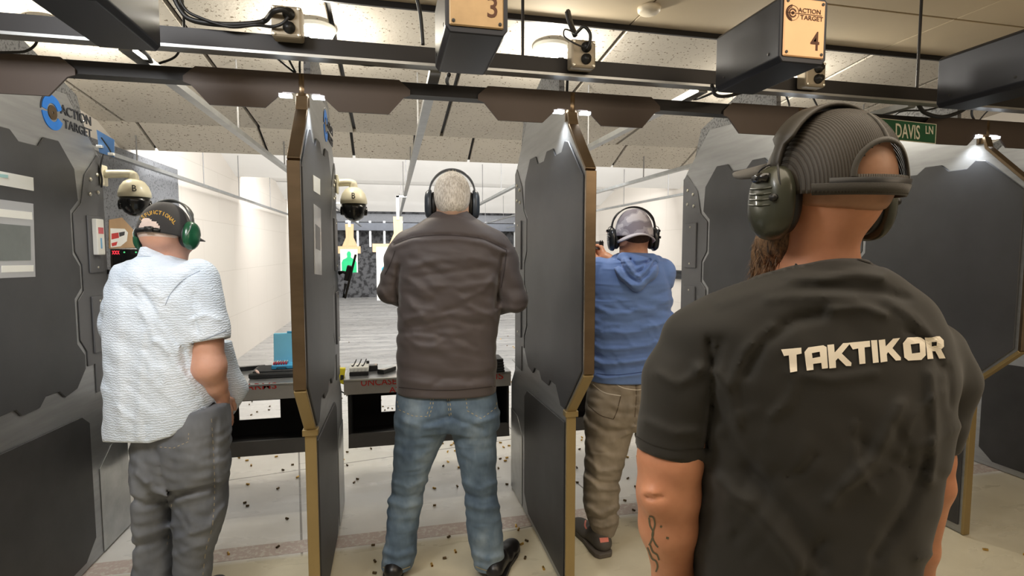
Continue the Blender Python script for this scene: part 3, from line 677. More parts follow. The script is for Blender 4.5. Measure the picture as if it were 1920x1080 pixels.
# yellow and black tool clipped to the edge on divider
q = onY(641, 706, 3.16); x, z = q.x, q.z
t = thing('staple_gun', 'yellow and black hand tool hanging at the far edge of the edge on divider', 'tool', (x, 3.16, z - 0.05))
yl = mat('safety_yellow', (232, 214, 40), 0.45)
obj('body', MB().prism([(x - 0.02, z - 0.03), (x + 0.01, z - 0.045), (x + 0.016, z + 0.01), (x + 0.022, z + 0.05), (x - 0.012, z + 0.052), (x - 0.02, z + 0.01)], 'y', 3.145, 3.175), yl, t, bevel=0.004, seg=2)
obj('grip', MB().prism([(x - 0.008, z - 0.018), (x + 0.010, z - 0.012), (x + 0.012, z + 0.012), (x - 0.006, z + 0.014)], 'y', 3.140, 3.145), M_black, t, bevel=0.002)
obj('cord', MB().tube(arc([(x - 0.01, 3.16, z - 0.04), (x - 0.016, 3.16, z - 0.075), (x, 3.16, z - 0.09), (x + 0.03, 3.16, z - 0.11)], 4), 0.0035, 6), M_black, t)

# ------------------------------------------------------------------ dome cameras and screens on the divider ends
def dome(px, py, Y, xd, label, wire):
    c = onY(px, py, Y); x, y, z = c.x, c.y, c.z
    t = thing('dome_camera', label, 'camera', (xd + 0.02, y, z), 'white dome cameras on the divider ends')
    top = z + 0.055
    obj('wall_plate', MB().box(xd + 0.023, xd + 0.036, y - 0.028, y + 0.028, top - 0.05, top + 0.05), M_cream, t, bevel=0.004)
    obj('arm', MB().tube(arc([(xd + 0.036, y, top + 0.008), (x - 0.03, y, top + 0.012), (x - 0.004, y, top + 0.006), (x, y, top - 0.02), (x, y, top - 0.045)], 5), [0.020] * 10 + [0.022] * 5 + [0.024] * 6, 16), M_cream, t, True)
    obj('housing', MB().lathe([(0.0, z + 0.042), (0.026, z + 0.040), (0.045, z + 0.028), (0.060, z + 0.006), (0.069, z - 0.022), (0.071, z - 0.046), (0.067, z - 0.048)], (x, y, 0), 32), M_cream, t, True)
    dm = obj('dome', MB().lathe([(0.064, z - 0.0485), (0.066, z - 0.07), (0.060, z - 0.098), (0.046, z - 0.122), (0.024, z - 0.137), (0.0, z - 0.142)], (x, y, 0), 32), M_blackgloss, t, True)
    ln = wdir(px, py + 60); ln = Vector((ln.x, ln.y, 0)).normalized(); c2 = Vector((x, y, z - 0.082)) - ln * 0.058
    for s in (-1, 1):
        sd = Vector((ln.y, -ln.x, 0)) * s
        e = Vector((x, y, z - 0.085)) + sd * 0.06
        obj('hinge_cap', MB().lathe([(0.026, -0.012), (0.024, 0.008), (0.0, 0.012)], (0, 0, 0), 18).xf(Matrix.Translation(e) @ sd.to_track_quat('Z', 'Y').to_matrix().to_4x4()), M_blackgloss, t, True)
    ax = Vector((-ln.y * -1, -ln.x, 0)); ax = Vector((ln.y, -ln.x, 0))
    b0 = Vector((x, y, z - 0.024)) - ln * 0.0715 - ax * 0.010
    obj('logo', text_on('B', b0, ax, (0, 0, 1), 0.030, 0.018, 0.0015), M_black, t)
    g = MB()
    for i in range(6):
        p0 = c2 + ax * (-0.02 + i * 0.006) ; g.tube([p0 + Vector((0, 0, -0.012)), p0 + Vector((0, 0, 0.012))], 0.0015, 5)
    obj('speaker_slots', g, mat('slot_gray', (70, 70, 72), 0.5), t)
    if wire: obj('wire', MB().tube(arc([(xd + 0.04, y - 0.01, top + 0.12), (xd + 0.03, y - 0.03, top + 0.03), (xd + 0.035, y - 0.03, top - 0.02), (xd + 0.03, y - 0.028, top - 0.06)], 4), 0.004, 6), M_cable, t)
dome(252, 352, 3.02, DX['A'], 'cream dome camera on a wall arm above the man in the light shirt', True)
dome(663, 366, 3.02, DX['B'], 'cream dome camera hanging between the edge on divider and the brown jacket man', False)
# blue bracket with white connectors above the left camera
t = thing('cable_bracket', 'translucent blue bracket card with white plugs above the left dome camera', 'bracket', (DX['A'] + 0.05, 2.93, 1.93))
cq = [onY(*p, 2.98) for p in ((181, 243), (214, 262), (214, 295), (186, 286))]
obj('card', MB().prism([(p.x, p.z) for p in cq], 'y', 2.98, 2.983), mat('blue_card', (96, 140, 196), 0.2, coat=0.5), t)
for p in ((187, 275), (209, 289)):
    a = onY(*p, 2.972); obj('plug', MB().box(a.x - 0.012, a.x + 0.012, 2.962, 2.979, a.z - 0.006, a.z + 0.006), M_white, t, bevel=0.001)
obj('cord', MB().tube([onY(190, 258, 2.97), onY(204, 278, 2.97), onY(208, 286, 2.97)], 0.003, 6), M_cable, t)
# flat control screens
def screen(label, cpx, Y, xd, tilt, px_text=False):
    pass
a, b, c_, d_ = [onY(*p, 3.10) for p in ((206, 466), (264, 466), (268, 540), (208, 536))]
t = thing('control_screen', 'black control screen with red text behind the man in the light shirt', 'screen', (DX['A'] + 0.06, 3.1, c_.z), 'lane control screens')
obj('bezel', MB().prism([(p.x, p.z) for p in (a, b, c_, d_)], 'y', 3.10, 3.125), M_blackgloss, t, bevel=0.003)
M_redlit = mat('lit_red_text', (200, 30, 40), 0.5, emit=(1.0, 0.05, 0.08), es=0.9); M_grnlit = mat('lit_green_dot', (60, 160, 90), 0.5, emit=(0.1, 0.7, 0.25), es=0.7)
r0, r1 = onY(210, 477, 3.0985), onY(224, 470, 3.0985)
obj('red_text', text_on('xxx', (r0.x, 3.0985, r0.z), (1, 0, 0), (0, 0, 1), r1.z - r0.z, r1.x - r0.x, 0.0004), M_redlit, t)
for px in (233, 255):
    p = onY(px, 473, 3.0985); obj('status_dot', MB().lathe([(0.004, 3.0995), (0.004, 3.0980)], (p.x, 0, p.z), 10, 'y'), M_grnlit, t)
obj('mount', MB().tube([(DX['A'] + 0.026, 3.02, 1.36), (DX['A'] + 0.07, 3.11, 1.36)], 0.012, 10), M_black, t)
# screen on the other divider, seen edge on
p0, p1 = onY(669, 478, 2.95), onY(649, 560, 2.95)
t = thing('control_screen', 'black control screen on a swing arm seen edge on, right of the edge on divider', 'screen', (DX['B'] + 0.04, 3.0, p1.z), 'lane control screens')
up = (p0 - p1).normalized(); wy = Vector((-0.06, 1, 0)).normalized(); nn = up.cross(wy).normalized()
def slabq(a, b, th, w0, w1):
    vs = []
    for e in (a, b):
        for w in (w0, w1):
            for s in (0, th): vs.append(e + wy * w + nn * s)
    return MB().add(vs, [(0, 1, 3, 2), (4, 6, 7, 5), (0, 4, 5, 1), (2, 3, 7, 6), (0, 2, 6, 4), (1, 5, 7, 3)])
obj('bezel', slabq(p1, p0, 0.012, 0.0, 0.2), M_blackgloss, t, bevel=0.002)
mid = p1 + (p0 - p1) * 0.45
obj('rear_housing', slabq(p1 + (p0 - p1) * 0.38, p1 + (p0 - p1) * 0.72, -0.035 if nn.x > 0 else 0.035, 0.03, 0.16), M_black, t, bevel=0.003)
obj('arm', MB().tube([(DX['B'] + 0.03, 3.0, onY(634, 512, 3.0).z), onY(643, 510, 2.99), onY(656, 514, 3.0)], [0.012, 0.007, 0.011], 10), M_black, t, True)
obj('lower_clip', MB().tube([onY(648, 532, 2.97), onY(645, 548, 2.97), onY(644, 558, 2.97)], [0.008, 0.003, 0.005], 8), M_black, t, True)

# stickers and board on the left wall panel
XP = XL + 0.046
def onwall(pts): return [(lambda p: (p.y, p.z))(onX(px, py, XP)) for px, py in pts]
solo('plywood_board', MB().prism(onwall([(204, 412), (228, 408), (254, 436), (256, 464), (204, 466)]), 'x', XP, XP + 0.004), mat('brown_plywood', (170, 138, 100), 0.7, 0, 0.08, 6), 'pale plywood scrap on the gray wall panel behind the left man\'s ear muff', 'board')
t = thing('shield_sticker', 'white shield sticker with red and black checks on the gray wall panel', 'sticker', (XP, onX(222, 450, XP).y, onX(222, 466, XP).z))
obj('shield', MB().prism(onwall([(205, 428), (232, 429), (238, 436), (236, 452), (224, 462), (206, 464)]), 'x', XP + 0.005, XP + 0.007), M_white, t)
obj('red_mark', MB().prism(onwall([(207, 438), (220, 436), (221, 446), (207, 449)]), 'x', XP + 0.007, XP + 0.008), M_red, t)
obj('red_mark', MB().prism(onwall([(207, 456), (218, 453), (216, 460), (208, 462)]), 'x', XP + 0.007, XP + 0.008), M_red, t)
obj('check_mark', MB().prism(onwall([(221, 436), (232, 434), (231, 441), (222, 444)]), 'x', XP + 0.007, XP + 0.008), M_black, t)

# ------------------------------------------------------------------ targets downrange
def target(px, y0, y1, hw, Y, label, colr, sil, hang_px, hang_top):
    pz0, pz1 = onY(px, y1, Y), onY(px, y0, Y); x = pz0.x; w = hw * Y / 1000
    t = thing('target_hanger', 'plywood board holding up the target with the %s silhouette' % ('green' if 'green' in label else 'blue'), 'hanger', (x, Y + 0.02, pz1.z), 'plywood target hangers')
    hx = onY(hang_px, hang_top, Y).x
    ht = onY(hang_px, hang_top, Y).z
    obj('board', MB().prism([(hx - 0.055, ht), (hx + 0.055, ht), (hx + 0.05, pz1.z + 0.16), (hx + 0.10, pz1.z + 0.04), (hx - 0.10, pz1.z + 0.04), (hx - 0.05, pz1.z + 0.16)], 'y', Y + 0.01, Y + 0.022), M_wood, t)
    obj('cross_bar', MB().box(x - w * 1.35, x + w * 1.35, Y + 0.0022, Y + 0.03, pz1.z - 0.06, pz1.z + 0.038), M_wood, t)
    obj('clamp', MB().box(hx - 0.018, hx + 0.018, Y + 0.0, Y + 0.03, ht - 0.04, 2.107), M_galv, t)
    rx = min(LX, key=lambda q_: abs(q_ - hx)); obj('trolley_bar', MB().box(min(hx, rx) - 0.02, max(hx, rx) + 0.02, Y + 0.0, Y + 0.03, 2.086, 2.1085), M_galv, t)
    s = thing('paper_target', label, 'target', (x, Y - 0.003, pz0.z), 'paper targets downrange')
    obj('sheet', MB().box(x - w, x + w, Y, Y + 0.003, pz0.z, pz1.z), M_paper, s)
    pts = [(x + a * w, pz0.z + b * (pz1.z - pz0.z)) for a, b in sil]
    obj('silhouette', MB().prism(pts, 'y', Y - 0.002, Y), colr, s)
SIL = [(-0.85, 0.0), (0.85, 0.0), (0.85, 0.42), (0.7, 0.55), (0.3, 0.62), (0.2, 0.66), (0.25, 0.80), (0.12, 0.90), (-0.12, 0.90), (-0.25, 0.80), (-0.2, 0.66), (-0.3, 0.62), (-0.7, 0.55), (-0.85, 0.42)]
SIL2 = [(-0.5, 0.38), (0.5, 0.38), (0.5, 0.60), (0.35, 0.63), (0.15, 0.63), (0.15, 0.70), (-0.15, 0.70), (-0.15, 0.63), (-0.35, 0.63), (-0.5, 0.60)]
target(655, 467, 511, 15, 7.6, 'paper target with a green silhouette, right of the edge on divider', mat('green_ink', (30, 200, 130), 0.6), SIL, 655, 420)
target(726, 463, 563, 18, 6.5, 'white paper target with a small blue silhouette, half behind the brown jacket', mat('blue_ink', (40, 165, 205), 0.6), SIL2, 746, 406)
# bracket on the right wall seen past the hoodie
q = onX(1276, 515, XR)
g = MB().box(XR - 0.06, XR, q.y - 0.5, q.y + 0.5, q.z - 0.07, q.z - 0.045); g.box(XR - 0.06, XR, q.y - 0.5, q.y + 0.5, q.z + 0.045, q.z + 0.07); g.box(XR - 0.02, XR, q.y - 0.5, q.y + 0.5, q.z - 0.045, q.z + 0.045)
solo('wall_channel', g, mat('dark_channel', (60, 62, 64), 0.5, 0.3), 'dark metal channel on the far right wall beside the blue hoodie', 'bracket')

# ------------------------------------------------------------------ spent casings on the floor
random.seed(7)
def casing_mesh(m, nm, r=0.0055, L=0.020):
    mb = MB(); mb.lathe([(r * 0.8, 0.0), (r * 1.05, 0.0), (r * 1.05, 0.0015), (r * 0.85, 0.003), (r, 0.0045), (r, L), (r * 0.82, L), (r * 0.8, 0.004)], (0, 0, 0), 10)
    me = bpy.data.meshes.new(nm); me.from_pydata(mb.v, [], mb.f); me.materials.append(m)
    me.polygons.foreach_set('use_smooth', [False] * len(me.polygons)); return me
cm = [casing_mesh(M_brass, 'brass'), casing_mesh(M_darkcase, 'dark', 0.0056, 0.017)]
spots = [(447, 857, 0), (460, 863, 0), (471, 871, 0), (521, 855, 0), (546, 871, 1), (529, 880, 1), (556, 895, 0), (523, 914, 1), (462, 941, 1), (461, 948, 1), (536, 971, 1), (523, 1023, 1), (429, 1039, 0),
    (222, 879, 1), (666, 837, 0), (695, 840, 1), (653, 847, 1), (642, 863, 0), (650, 871, 1), (665, 903, 1), (672, 898, 1), (641, 928, 1), (828, 830, 0), (825, 835, 1), (850, 830, 0), (848, 833, 0), (839, 847, 0), (852, 845, 0),
    (841, 866, 0), (832, 872, 1), (858, 876, 0), (812, 914, 0), (858, 912, 1), (812, 947, 1), (868, 891, 1), (936, 829, 0), (943, 837, 0), (952, 835, 0), (965, 830, 0), (936, 860, 1), (950, 863, 0), (948, 858, 0), (935, 878, 1),
    (948, 907, 1), (839, 1007, 1), (853, 1031, 0), (830, 1046, 1), (809, 1056, 0), (703, 1021, 1), (704, 1053, 1), (699, 1073, 1), (968, 987, 0), (973, 990, 0), (985, 1012, 1), (981, 1018, 0), (984, 1047, 1), (1020, 1067, 0),
    (1088, 841, 1), (1090, 825, 0), (1092, 820, 0), (1085, 904, 1), (1081, 875, 1), (1177, 835, 0), (1167, 841, 0), (1166, 856, 1), (1179, 857, 0), (1194, 855, 0), (1176, 897, 1), (1190, 911, 1), (1169, 937, 1), (1186, 955, 1),
    (1182, 825, 0), (1174, 820, 0), (1843, 1029, 0), (1918, 1038, 0), (635, 776, 0), (637, 781, 1), (635, 812, 1), (631, 831, 0), (633, 841, 1), (480, 772, 1), (505, 762, 1), (503, 768, 1), (470, 778, 1), (716, 762, 1), (728, 764, 1), (722, 768, 1),
    (736, 766, 1), (712, 750, 1), (624, 1020, 1), (624, 1012, 0)]
cas = [(onZ(px, py, 0.007).x, onZ(px, py, 0.007).y, k) for px, py, k in spots]
for i in range(110): cas.append((random.uniform(-1.9, 3.6), random.uniform(3.5, 9.0), random.random() < 0.45))
lb = [('brass_casing', 'spent shiny brass casing lying loose on the range floor', 'spent brass casings on the floor'), ('dark_casing', 'spent dark sooty casing lying loose on the range floor', 'dark spent casings on the floor')]
for x, y, k in cas:
    k = int(k); o = bpy.data.objects.new(lb[k][0], cm[k]); C.objects.link(o); o.location = (x, y, 0.0059)
    o.rotation_euler = (pi / 2, 0, random.uniform(0, 2 * pi)); tag(o, lb[k][1], 'casing', lb[k][2])
#PEOPLE
# ------------------------------------------------------------------ implicit surfaces for bodies and clothes
def smin(a, b, k):
    if k <= 0: return np.minimum(a, b)
    h = np.clip(0.5 + 0.5 * (b - a) / k, 0, 1); return b + (a - b) * h - k * h * (1 - h)
class Sdf:
    """signed distance grid in the view frame (right, depth, height)"""
    def __init__(s, lo, hi, h):
        s.lo = np.array(lo, float); s.h = h; n = np.ceil((np.array(hi) - s.lo) / h).astype(int) + 1
        s.n = n; s.ax = [s.lo[i] + h * np.arange(n[i]) for i in range(3)]; s.f = np.full(n, 0.5, np.float32)
    def sl(s, lo, hi):
        return tuple(slice(max(0, int((lo[i] - s.lo[i]) / s.h)), min(s.n[i], int((hi[i] - s.lo[i]) / s.h) + 2)) for i in range(3))
    def pts(s, q): return s.ax[0][q[0]][:, None, None], s.ax[1][q[1]][None, :, None], s.ax[2][q[2]][None, None, :]
    def put(s, fn, lo, hi, k, op='add', m=0.05):
        q = s.sl(np.array(lo) - m - k, np.array(hi) + m + k)
        if any(a.stop <= a.start for a in q): return
        d = fn(*s.pts(q)).astype(np.float32); f = s.f[q]
        if op == 'add': s.f[q] = smin(f, d, k)
        else: s.f[q] = -smin(-f, d, k)
    def cone(s, p1, r1, p2, r2, k=0.02, op='add', flat=False):
        a = np.array(p1, float); b = np.array(p2, float); ab = b - a; L = ab @ ab; r = max(r1, r2)
        def fn(U, D, Z):
            t = ((U - a[0]) * ab[0] + (D - a[1]) * ab[1] + (Z - a[2]) * ab[2]) / L; tc = np.clip(t, 0, 1)
            d = np.sqrt((U - a[0] - ab[0] * tc) ** 2 + (D - a[1] - ab[1] * tc) ** 2 + (Z - a[2] - ab[2] * tc) ** 2) - (r1 + (r2 - r1) * tc)
            if flat: d = np.maximum(d, (t - 1) * sqrt(L))
            return d
        s.put(fn, np.minimum(a, b) - r, np.maximum(a, b) + r, k, op)
    def ell(s, c, rad, k=0.02, Rm=None, op='add'):
        c = np.array(c, float); rad = np.array(rad, float); Rm = np.eye(3) if Rm is None else Rm; rr = rad.max()
        def fn(U, D, Z):
            u, d, z = U - c[0], D - c[1], Z - c[2]
            q = [Rm[0, i] * u + Rm[1, i] * d + Rm[2, i] * z for i in range(3)]
            k0 = np.sqrt((q[0] / rad[0]) ** 2 + (q[1] / rad[1]) ** 2 + (q[2] / rad[2]) ** 2)
            k1 = np.sqrt((q[0] / rad[0] ** 2) ** 2 + (q[1] / rad[1] ** 2) ** 2 + (q[2] / rad[2] ** 2) ** 2) + 1e-9
            return k0 * (k0 - 1) / k1
        s.put(fn, c - rr, c + rr, k, op)
    def loft(s, rows, k=0.02, n=2.3, grow=0.0, cap=False):
        """rows: (z, centre right, centre depth, half width, half depth), smoothly interpolated over height"""
        r = np.array(sorted(rows)); zz = np.linspace(r[0, 0], r[-1, 0], 160)
        T = []
        for c in range(1, 5):                              # monotone-ish cubic through the rows
            x, y = r[:, 0], r[:, c]; m = np.gradient(y, x); i = np.clip(np.searchsorted(x, zz) - 1, 0, len(x) - 2)
            hh = x[i + 1] - x[i]; t = (zz - x[i]) / hh
            T.append((2 * t ** 3 - 3 * t ** 2 + 1) * y[i] + (t ** 3 - 2 * t ** 2 + t) * hh * m[i] + (-2 * t ** 3 + 3 * t ** 2) * y[i + 1] + (t ** 3 - t ** 2) * hh * m[i + 1])
        def fn(U, D, Z):
            z = Z[0, 0]; cu, cd, a, b = (np.interp(z, zz, q)[None, None, :] for q in T)
            a = np.maximum(a + grow, 0.004); b = np.maximum(b + grow, 0.004)
            x, y = np.abs(U - cu) / a, np.abs(D - cd) / b
            kk = (x ** n + y ** n) ** (1 / n) + 1e-9
            rr = np.sqrt((U - cu) ** 2 + (D - cd) ** 2)
            d = rr * (1 - 1 / kk); d = np.where(kk < 0.2, -np.minimum(a, b) * (1 - kk), d)
            return np.maximum(d, np.maximum(Z - zz[-1], zz[0] - Z))
        aM = r[:, 3].max() + grow + 0.02; bM = r[:, 4].max() + grow + 0.02
        s.put(fn, (r[:, 1].min() - aM, r[:, 2].min() - bM, zz[0]), (r[:, 1].max() + aM, r[:, 2].max() + bM, zz[-1]), k)
    def clip(s, c, nrm, rad=9.0):
        """cut away everything on the +nrm side of c (within rad)"""
        U, D, Z = s.pts(tuple(slice(0, n) for n in s.n)); c = np.array(c, float); n_ = np.array(nrm, float); n_ /= np.linalg.norm(n_)
        d = (U - c[0]) * n_[0] + (D - c[1]) * n_[1] + (Z - c[2]) * n_[2]
        if rad > 5: s.f = np.maximum(s.f, d)
        else:
            near = np.sqrt((U - c[0]) ** 2 + (D - c[1]) ** 2 + (Z - c[2]) ** 2) < rad
            s.f = np.where(near, np.maximum(s.f, d), s.f)
    def pix(s):
        U, D, Z = s.pts(tuple(slice(0, n) for n in s.n)); z = Z - CH
        dd = D * cos(PIT) - z * sin(PIT); v = D * sin(PIT) + z * cos(PIT)
        return CX + F * U / dd, CY - F * v / dd
    def mesh(s, openings=()):
        """surface nets; faces lying on an opening plane (point, normal, radius) are dropped"""
        f = s.f; S = f < 0; n = s.n
        cnt = sum(S[i:n[0] - 1 + i, j:n[1] - 1 + j, k:n[2] - 1 + k].astype(np.int8) for i in (0, 1) for j in (0, 1) for k in (0, 1))
        act = (cnt > 0) & (cnt < 8); idx = np.argwhere(act); vid = np.full(act.shape, -1, np.int64); vid[act] = np.arange(len(idx))
        acc = np.zeros((len(idx), 3)); num = np.zeros(len(idx)); I = idx.T
        cs = [(0, 0, 0), (1, 0, 0), (0, 1, 0), (0, 0, 1), (1, 1, 0), (1, 0, 1), (0, 1, 1), (1, 1, 1)]
        for a in cs:
            for ax in range(3):
                if a[ax]: continue
                b = list(a); b[ax] = 1
                fa = f[I[0] + a[0], I[1] + a[1], I[2] + a[2]]; fb = f[I[0] + b[0], I[1] + b[1], I[2] + b[2]]
                m = (fa < 0) != (fb < 0); t = np.where(m, fa / np.where(m, fa - fb, 1), 0)
                p = np.tile(np.array(a, float), (len(idx), 1)); p[:, ax] += t
                acc[m] += p[m]; num += m
        v = s.lo + s.h * (idx + acc / num[:, None]); faces = []
        for ax in range(3):
            o1, o2 = [i for i in range(3) if i != ax]
            if ax == 1: o1, o2 = o2, o1
            sh = list(n); sh[ax] -= 1
            A = S[tuple(slice(0, sh[i]) for i in range(3))]; sl2 = [slice(0, sh[i]) for i in range(3)]; sl2[ax] = slice(1, n[ax])
            B = S[tuple(sl2)]; e = np.argwhere(A != B)
            e = e[(e[:, o1] > 0) & (e[:, o2] > 0) & (e[:, o1] < n[o1] - 1) & (e[:, o2] < n[o2] - 1)]
            q = []
            for d1, d2 in ((-1, -1), (0, -1), (0, 0), (-1, 0)):
                g = e.copy(); g[:, o1] += d1; g[:, o2] += d2; q.append(vid[g[:, 0], g[:, 1], g[:, 2]])
            q = np.stack(q, 1); fl = ~A[e[:, 0], e[:, 1], e[:, 2]]; q[fl] = q[fl][:, ::-1]; faces.append(q)
        faces = np.concatenate(faces); faces = faces[(faces >= 0).all(1)]
        if openings:
            c = v[faces].mean(1); keep = np.ones(len(faces), bool); nv = np.cross(v[faces[:, 2]] - v[faces[:, 0]], v[faces[:, 3]] - v[faces[:, 1]])
            nv /= np.linalg.norm(nv, axis=1)[:, None] + 1e-12
            for p, nn, rad in openings:
                nn = np.array(nn, float); nn /= np.linalg.norm(nn); dd = (c - np.array(p)) @ nn
                keep &= ~((np.abs(dd) < 0.75 * s.h) & (np.linalg.norm(c - np.array(p), axis=1) < rad) & (np.abs(nv @ nn) > 0.75))
            faces = faces[keep]
        used = np.unique(faces); mp = np.full(len(v), -1); mp[used] = np.arange(len(used)); v = v[used]; faces = mp[faces]
        s.rim = np.zeros(len(v), bool)
        if openings:                                       # even out the cloth edges round the openings
            e = np.sort(np.concatenate([faces[:, [0, 1]], faces[:, [1, 2]], faces[:, [2, 3]], faces[:, [3, 0]]]), 1)
            u, c = np.unique(e, axis=0, return_counts=True); be = u[c == 1]; rim = np.unique(be)
            for p, nn, rad in openings:
                nn = np.array(nn, float); nn /= np.linalg.norm(nn); q = v[rim] - np.array(p); dd = q @ nn
                m = (np.abs(dd) < 2.2 * s.h) & (np.linalg.norm(q, axis=1) < rad * 1.1); v[rim[m]] -= dd[m][:, None] * nn
            b2 = np.concatenate([be, be[:, ::-1]]); cnt = np.bincount(b2[:, 0], minlength=len(v))
            for _ in range(8):
                a = np.stack([np.bincount(b2[:, 0], v[b2[:, 1], i], len(v)) for i in range(3)], 1); m = cnt == 2; v[m] = 0.5 * v[m] + 0.5 * a[m] / 2
            s.rim[rim] = True
        return v, faces
def relax(v, f, it=2, lam=0.5, pin=None):
    e = np.concatenate([f[:, [0, 1]], f[:, [1, 2]], f[:, [2, 3]], f[:, [3, 0]]]); e = np.concatenate([e, e[:, ::-1]])
    cnt = np.bincount(e[:, 0], minlength=len(v))[:, None]
    for _ in range(it):
        for l in (lam, -lam * 1.02):
            a = np.stack([np.bincount(e[:, 0], v[e[:, 1], i], len(v)) for i in range(3)], 1) / np.maximum(cnt, 1); w = v + l * (a - v); v = np.where(pin[:, None], v, w) if pin is not None else w
    return v
def skinobj(name, sdf, m, parent, openings=(), thick=0.0, it=2, keepgeo=None):
    v, f = sdf.mesh(openings); v = relax(v, f, it, 0.5, sdf.rim); w = W(v)
    if keepgeo is not None: keepgeo.append(BVHTree.FromPolygons([tuple(p) for p in w.tolist()], [tuple(q) for q in f.tolist()]))
    o = obj(name, (w, f), m, parent, True)
    if thick:
        md = o.modifiers.new('cloth', 'SOLIDIFY'); md.thickness = thick; md.offset = -1
    return o
EYE = Vector((0, 0, CH))
def cast(bvhs, px, py, off=0.0012):
    best = None
    for b in (bvhs if isinstance(bvhs, list) else [bvhs]):
        h = b.ray_cast(EYE, wdir(px, py))
        if h[0] is not None and (best is None or h[3] < best[3]): best = h
    if best is None: return None
    n = best[1]
    if n.dot(wdir(px, py)) > 0: n = -n
    return best[0] + n * off
def ribbon(name, bvhs, pts, wpx, m, parent, off=0.0012, step=5.0, dash=None, smooth_path=True):
    """a thin strip of stitching or print laid on a surface along a path"""
    if smooth_path: pts = [(p.x, p.y) for p in arc([(a, b, 0) for a, b in pts], 6)]
    out = []
    for i in range(len(pts) - 1):
        a, b = np.array(pts[i], float), np.array(pts[i + 1], float); n = max(1, int(np.linalg.norm(b - a) / step))
        for k in range(n): out.append(a + (b - a) * k / n)
    out.append(np.array(pts[-1], float)); mb = MB(); prev = None; cum = 0
    for i, p in enumerate(out):
        t = out[min(i + 1, len(out) - 1)] - out[max(i - 1, 0)]; t = t / (np.linalg.norm(t) + 1e-9); nr = np.array((-t[1], t[0])) * wpx / 2
        A, B = cast(bvhs, *(p + nr), off), cast(bvhs, *(p - nr), off)
        if A is None or B is None or (A - B).length > 0.02: prev = None; continue
        mb.v += [tuple(A), tuple(B)]; k = len(mb.v)
        if prev is not None and (A - prev).length < 0.04 and not (dash and i % dash == 0): mb.f.append((k - 4, k - 3, k - 1, k - 2))
        prev = A
    if mb.f: return obj(name, mb, m, parent)
def decal(name, bvhs, v, f, m, parent, off=0.0015, cuts=2, maxlen=0.02):
    """flat artwork in photo pixels, finely divided and laid on a surface"""
    bm = bmesh.new(); vs = [bm.verts.new((a, b, 0)) for a, b in v]
    for q in f:
        try: bm.faces.new([vs[i] for i in q])
        except ValueError: pass
    bmesh.ops.triangulate(bm, faces=bm.faces)
    for _ in range(cuts): bmesh.ops.subdivide_edges(bm, edges=[e for e in bm.edges if e.calc_length() > 7], cuts=1, use_grid_fill=False); bmesh.ops.triangulate(bm, faces=bm.faces)
    pos = {}; fs = []; out = []
    for q in bm.faces:
        ids = []
        for w in q.verts:
            if w.index not in pos or True:
                key = (round(w.co.x, 3), round(w.co.y, 3))
                if key not in pos:
                    h = cast(bvhs, key[0], key[1], off)
                    pos[key] = None if h is None else len(out)
                    if h is not None: out.append(tuple(h))
            ids.append(pos[key])
        if None not in ids and len(set(ids)) == 3:
            a, b, c = (Vector(out[i]) for i in ids)
            if max((a - b).length, (b - c).length, (a - c).length) < maxlen: fs.append(tuple(ids))
    bm.free()
    if fs: return obj(name, (out, fs), m, parent)
def rot(yaw, pitch=0.0, roll=0.0):
    """head axes as columns: right, forward, up; yaw>0 turns to the viewer's right, pitch>0 looks down"""
    a, p, r = R(yaw), R(pitch), R(roll)
    Rz = np.array([[cos(a), sin(a), 0], [-sin(a), cos(a), 0], [0, 0, 1]])
    Rx = np.array([[1, 0, 0], [0, cos(p), sin(p)], [0, -sin(p), cos(p)]])
    Ry = np.array([[cos(r), 0, sin(r)], [0, 1, 0], [-sin(r), 0, cos(r)]])
    return Rz @ Rx @ Ry
class Head:
    def __init__(s, c, Rm, k=1.0): s.c = np.array(c, float); s.R = Rm; s.k = k
    def __call__(s, x, y, z): return s.c + s.R @ (np.array((x, y, z), float) * s.k)
    def mtx(s):                                        # world matrix of the head frame
        o = W(s.c); cols = [W(s.c + s.R[:, i]) - o for i in range(3)]
        m = Matrix(((cols[0][0], cols[1][0], cols[2][0], o[0]), (cols[0][1], cols[1][1], cols[2][1], o[1]), (cols[0][2], cols[1][2], cols[2][2], o[2]), (0, 0, 0, 1)))
        return m @ Matrix.Scale(s.k, 4)
def head_sdf(S, H, face=True, occ=1.0):
    k = H.k; e = lambda c, r, kk=0.02, op='add': S.ell(H(*c), np.array(r) * k, kk, H.R, op)
    e((0, -0.012, 0.030), (0.074, 0.096, 0.088)); e((0, -0.045 * occ, -0.01), (0.062 * occ, 0.060 * occ, 0.065), 0.03)
    e((0, 0.030, -0.030), (0.060, 0.062, 0.078), 0.03); e((0, 0.050, -0.085), (0.040, 0.040, 0.030), 0.03)
    if not face: return
    e((0, 0.078, 0.022), (0.050, 0.016, 0.011), 0.015)
    for s in (-1, 1):
        e((s * 0.031, 0.100, 0.002), (0.017, 0.014, 0.011), 0.008, 'sub'); e((s * 0.042, 0.068, -0.028), (0.020, 0.018, 0.016), 0.02)
        e((s * 0.078, -0.004, -0.012), (0.008, 0.020, 0.032), 0.006); e((s * 0.086, -0.008, -0.006), (0.006, 0.013, 0.018), 0.004)
        S.ell(H(s * 0.011, 0.100, -0.038), np.array((0.008, 0.010, 0.008)) * k, 0.006, H.R)
    S.cone(H(0, 0.088, 0.008), 0.009 * k, H(0, 0.112, -0.034), 0.0115 * k, 0.010)
    e((0, 0.086, -0.062), (0.024, 0.012, 0.006), 0.006); e((0, 0.084, -0.073), (0.020, 0.012, 0.007), 0.006)
    e((0, 0.076, -0.098), (0.018, 0.018, 0.014), 0.012)
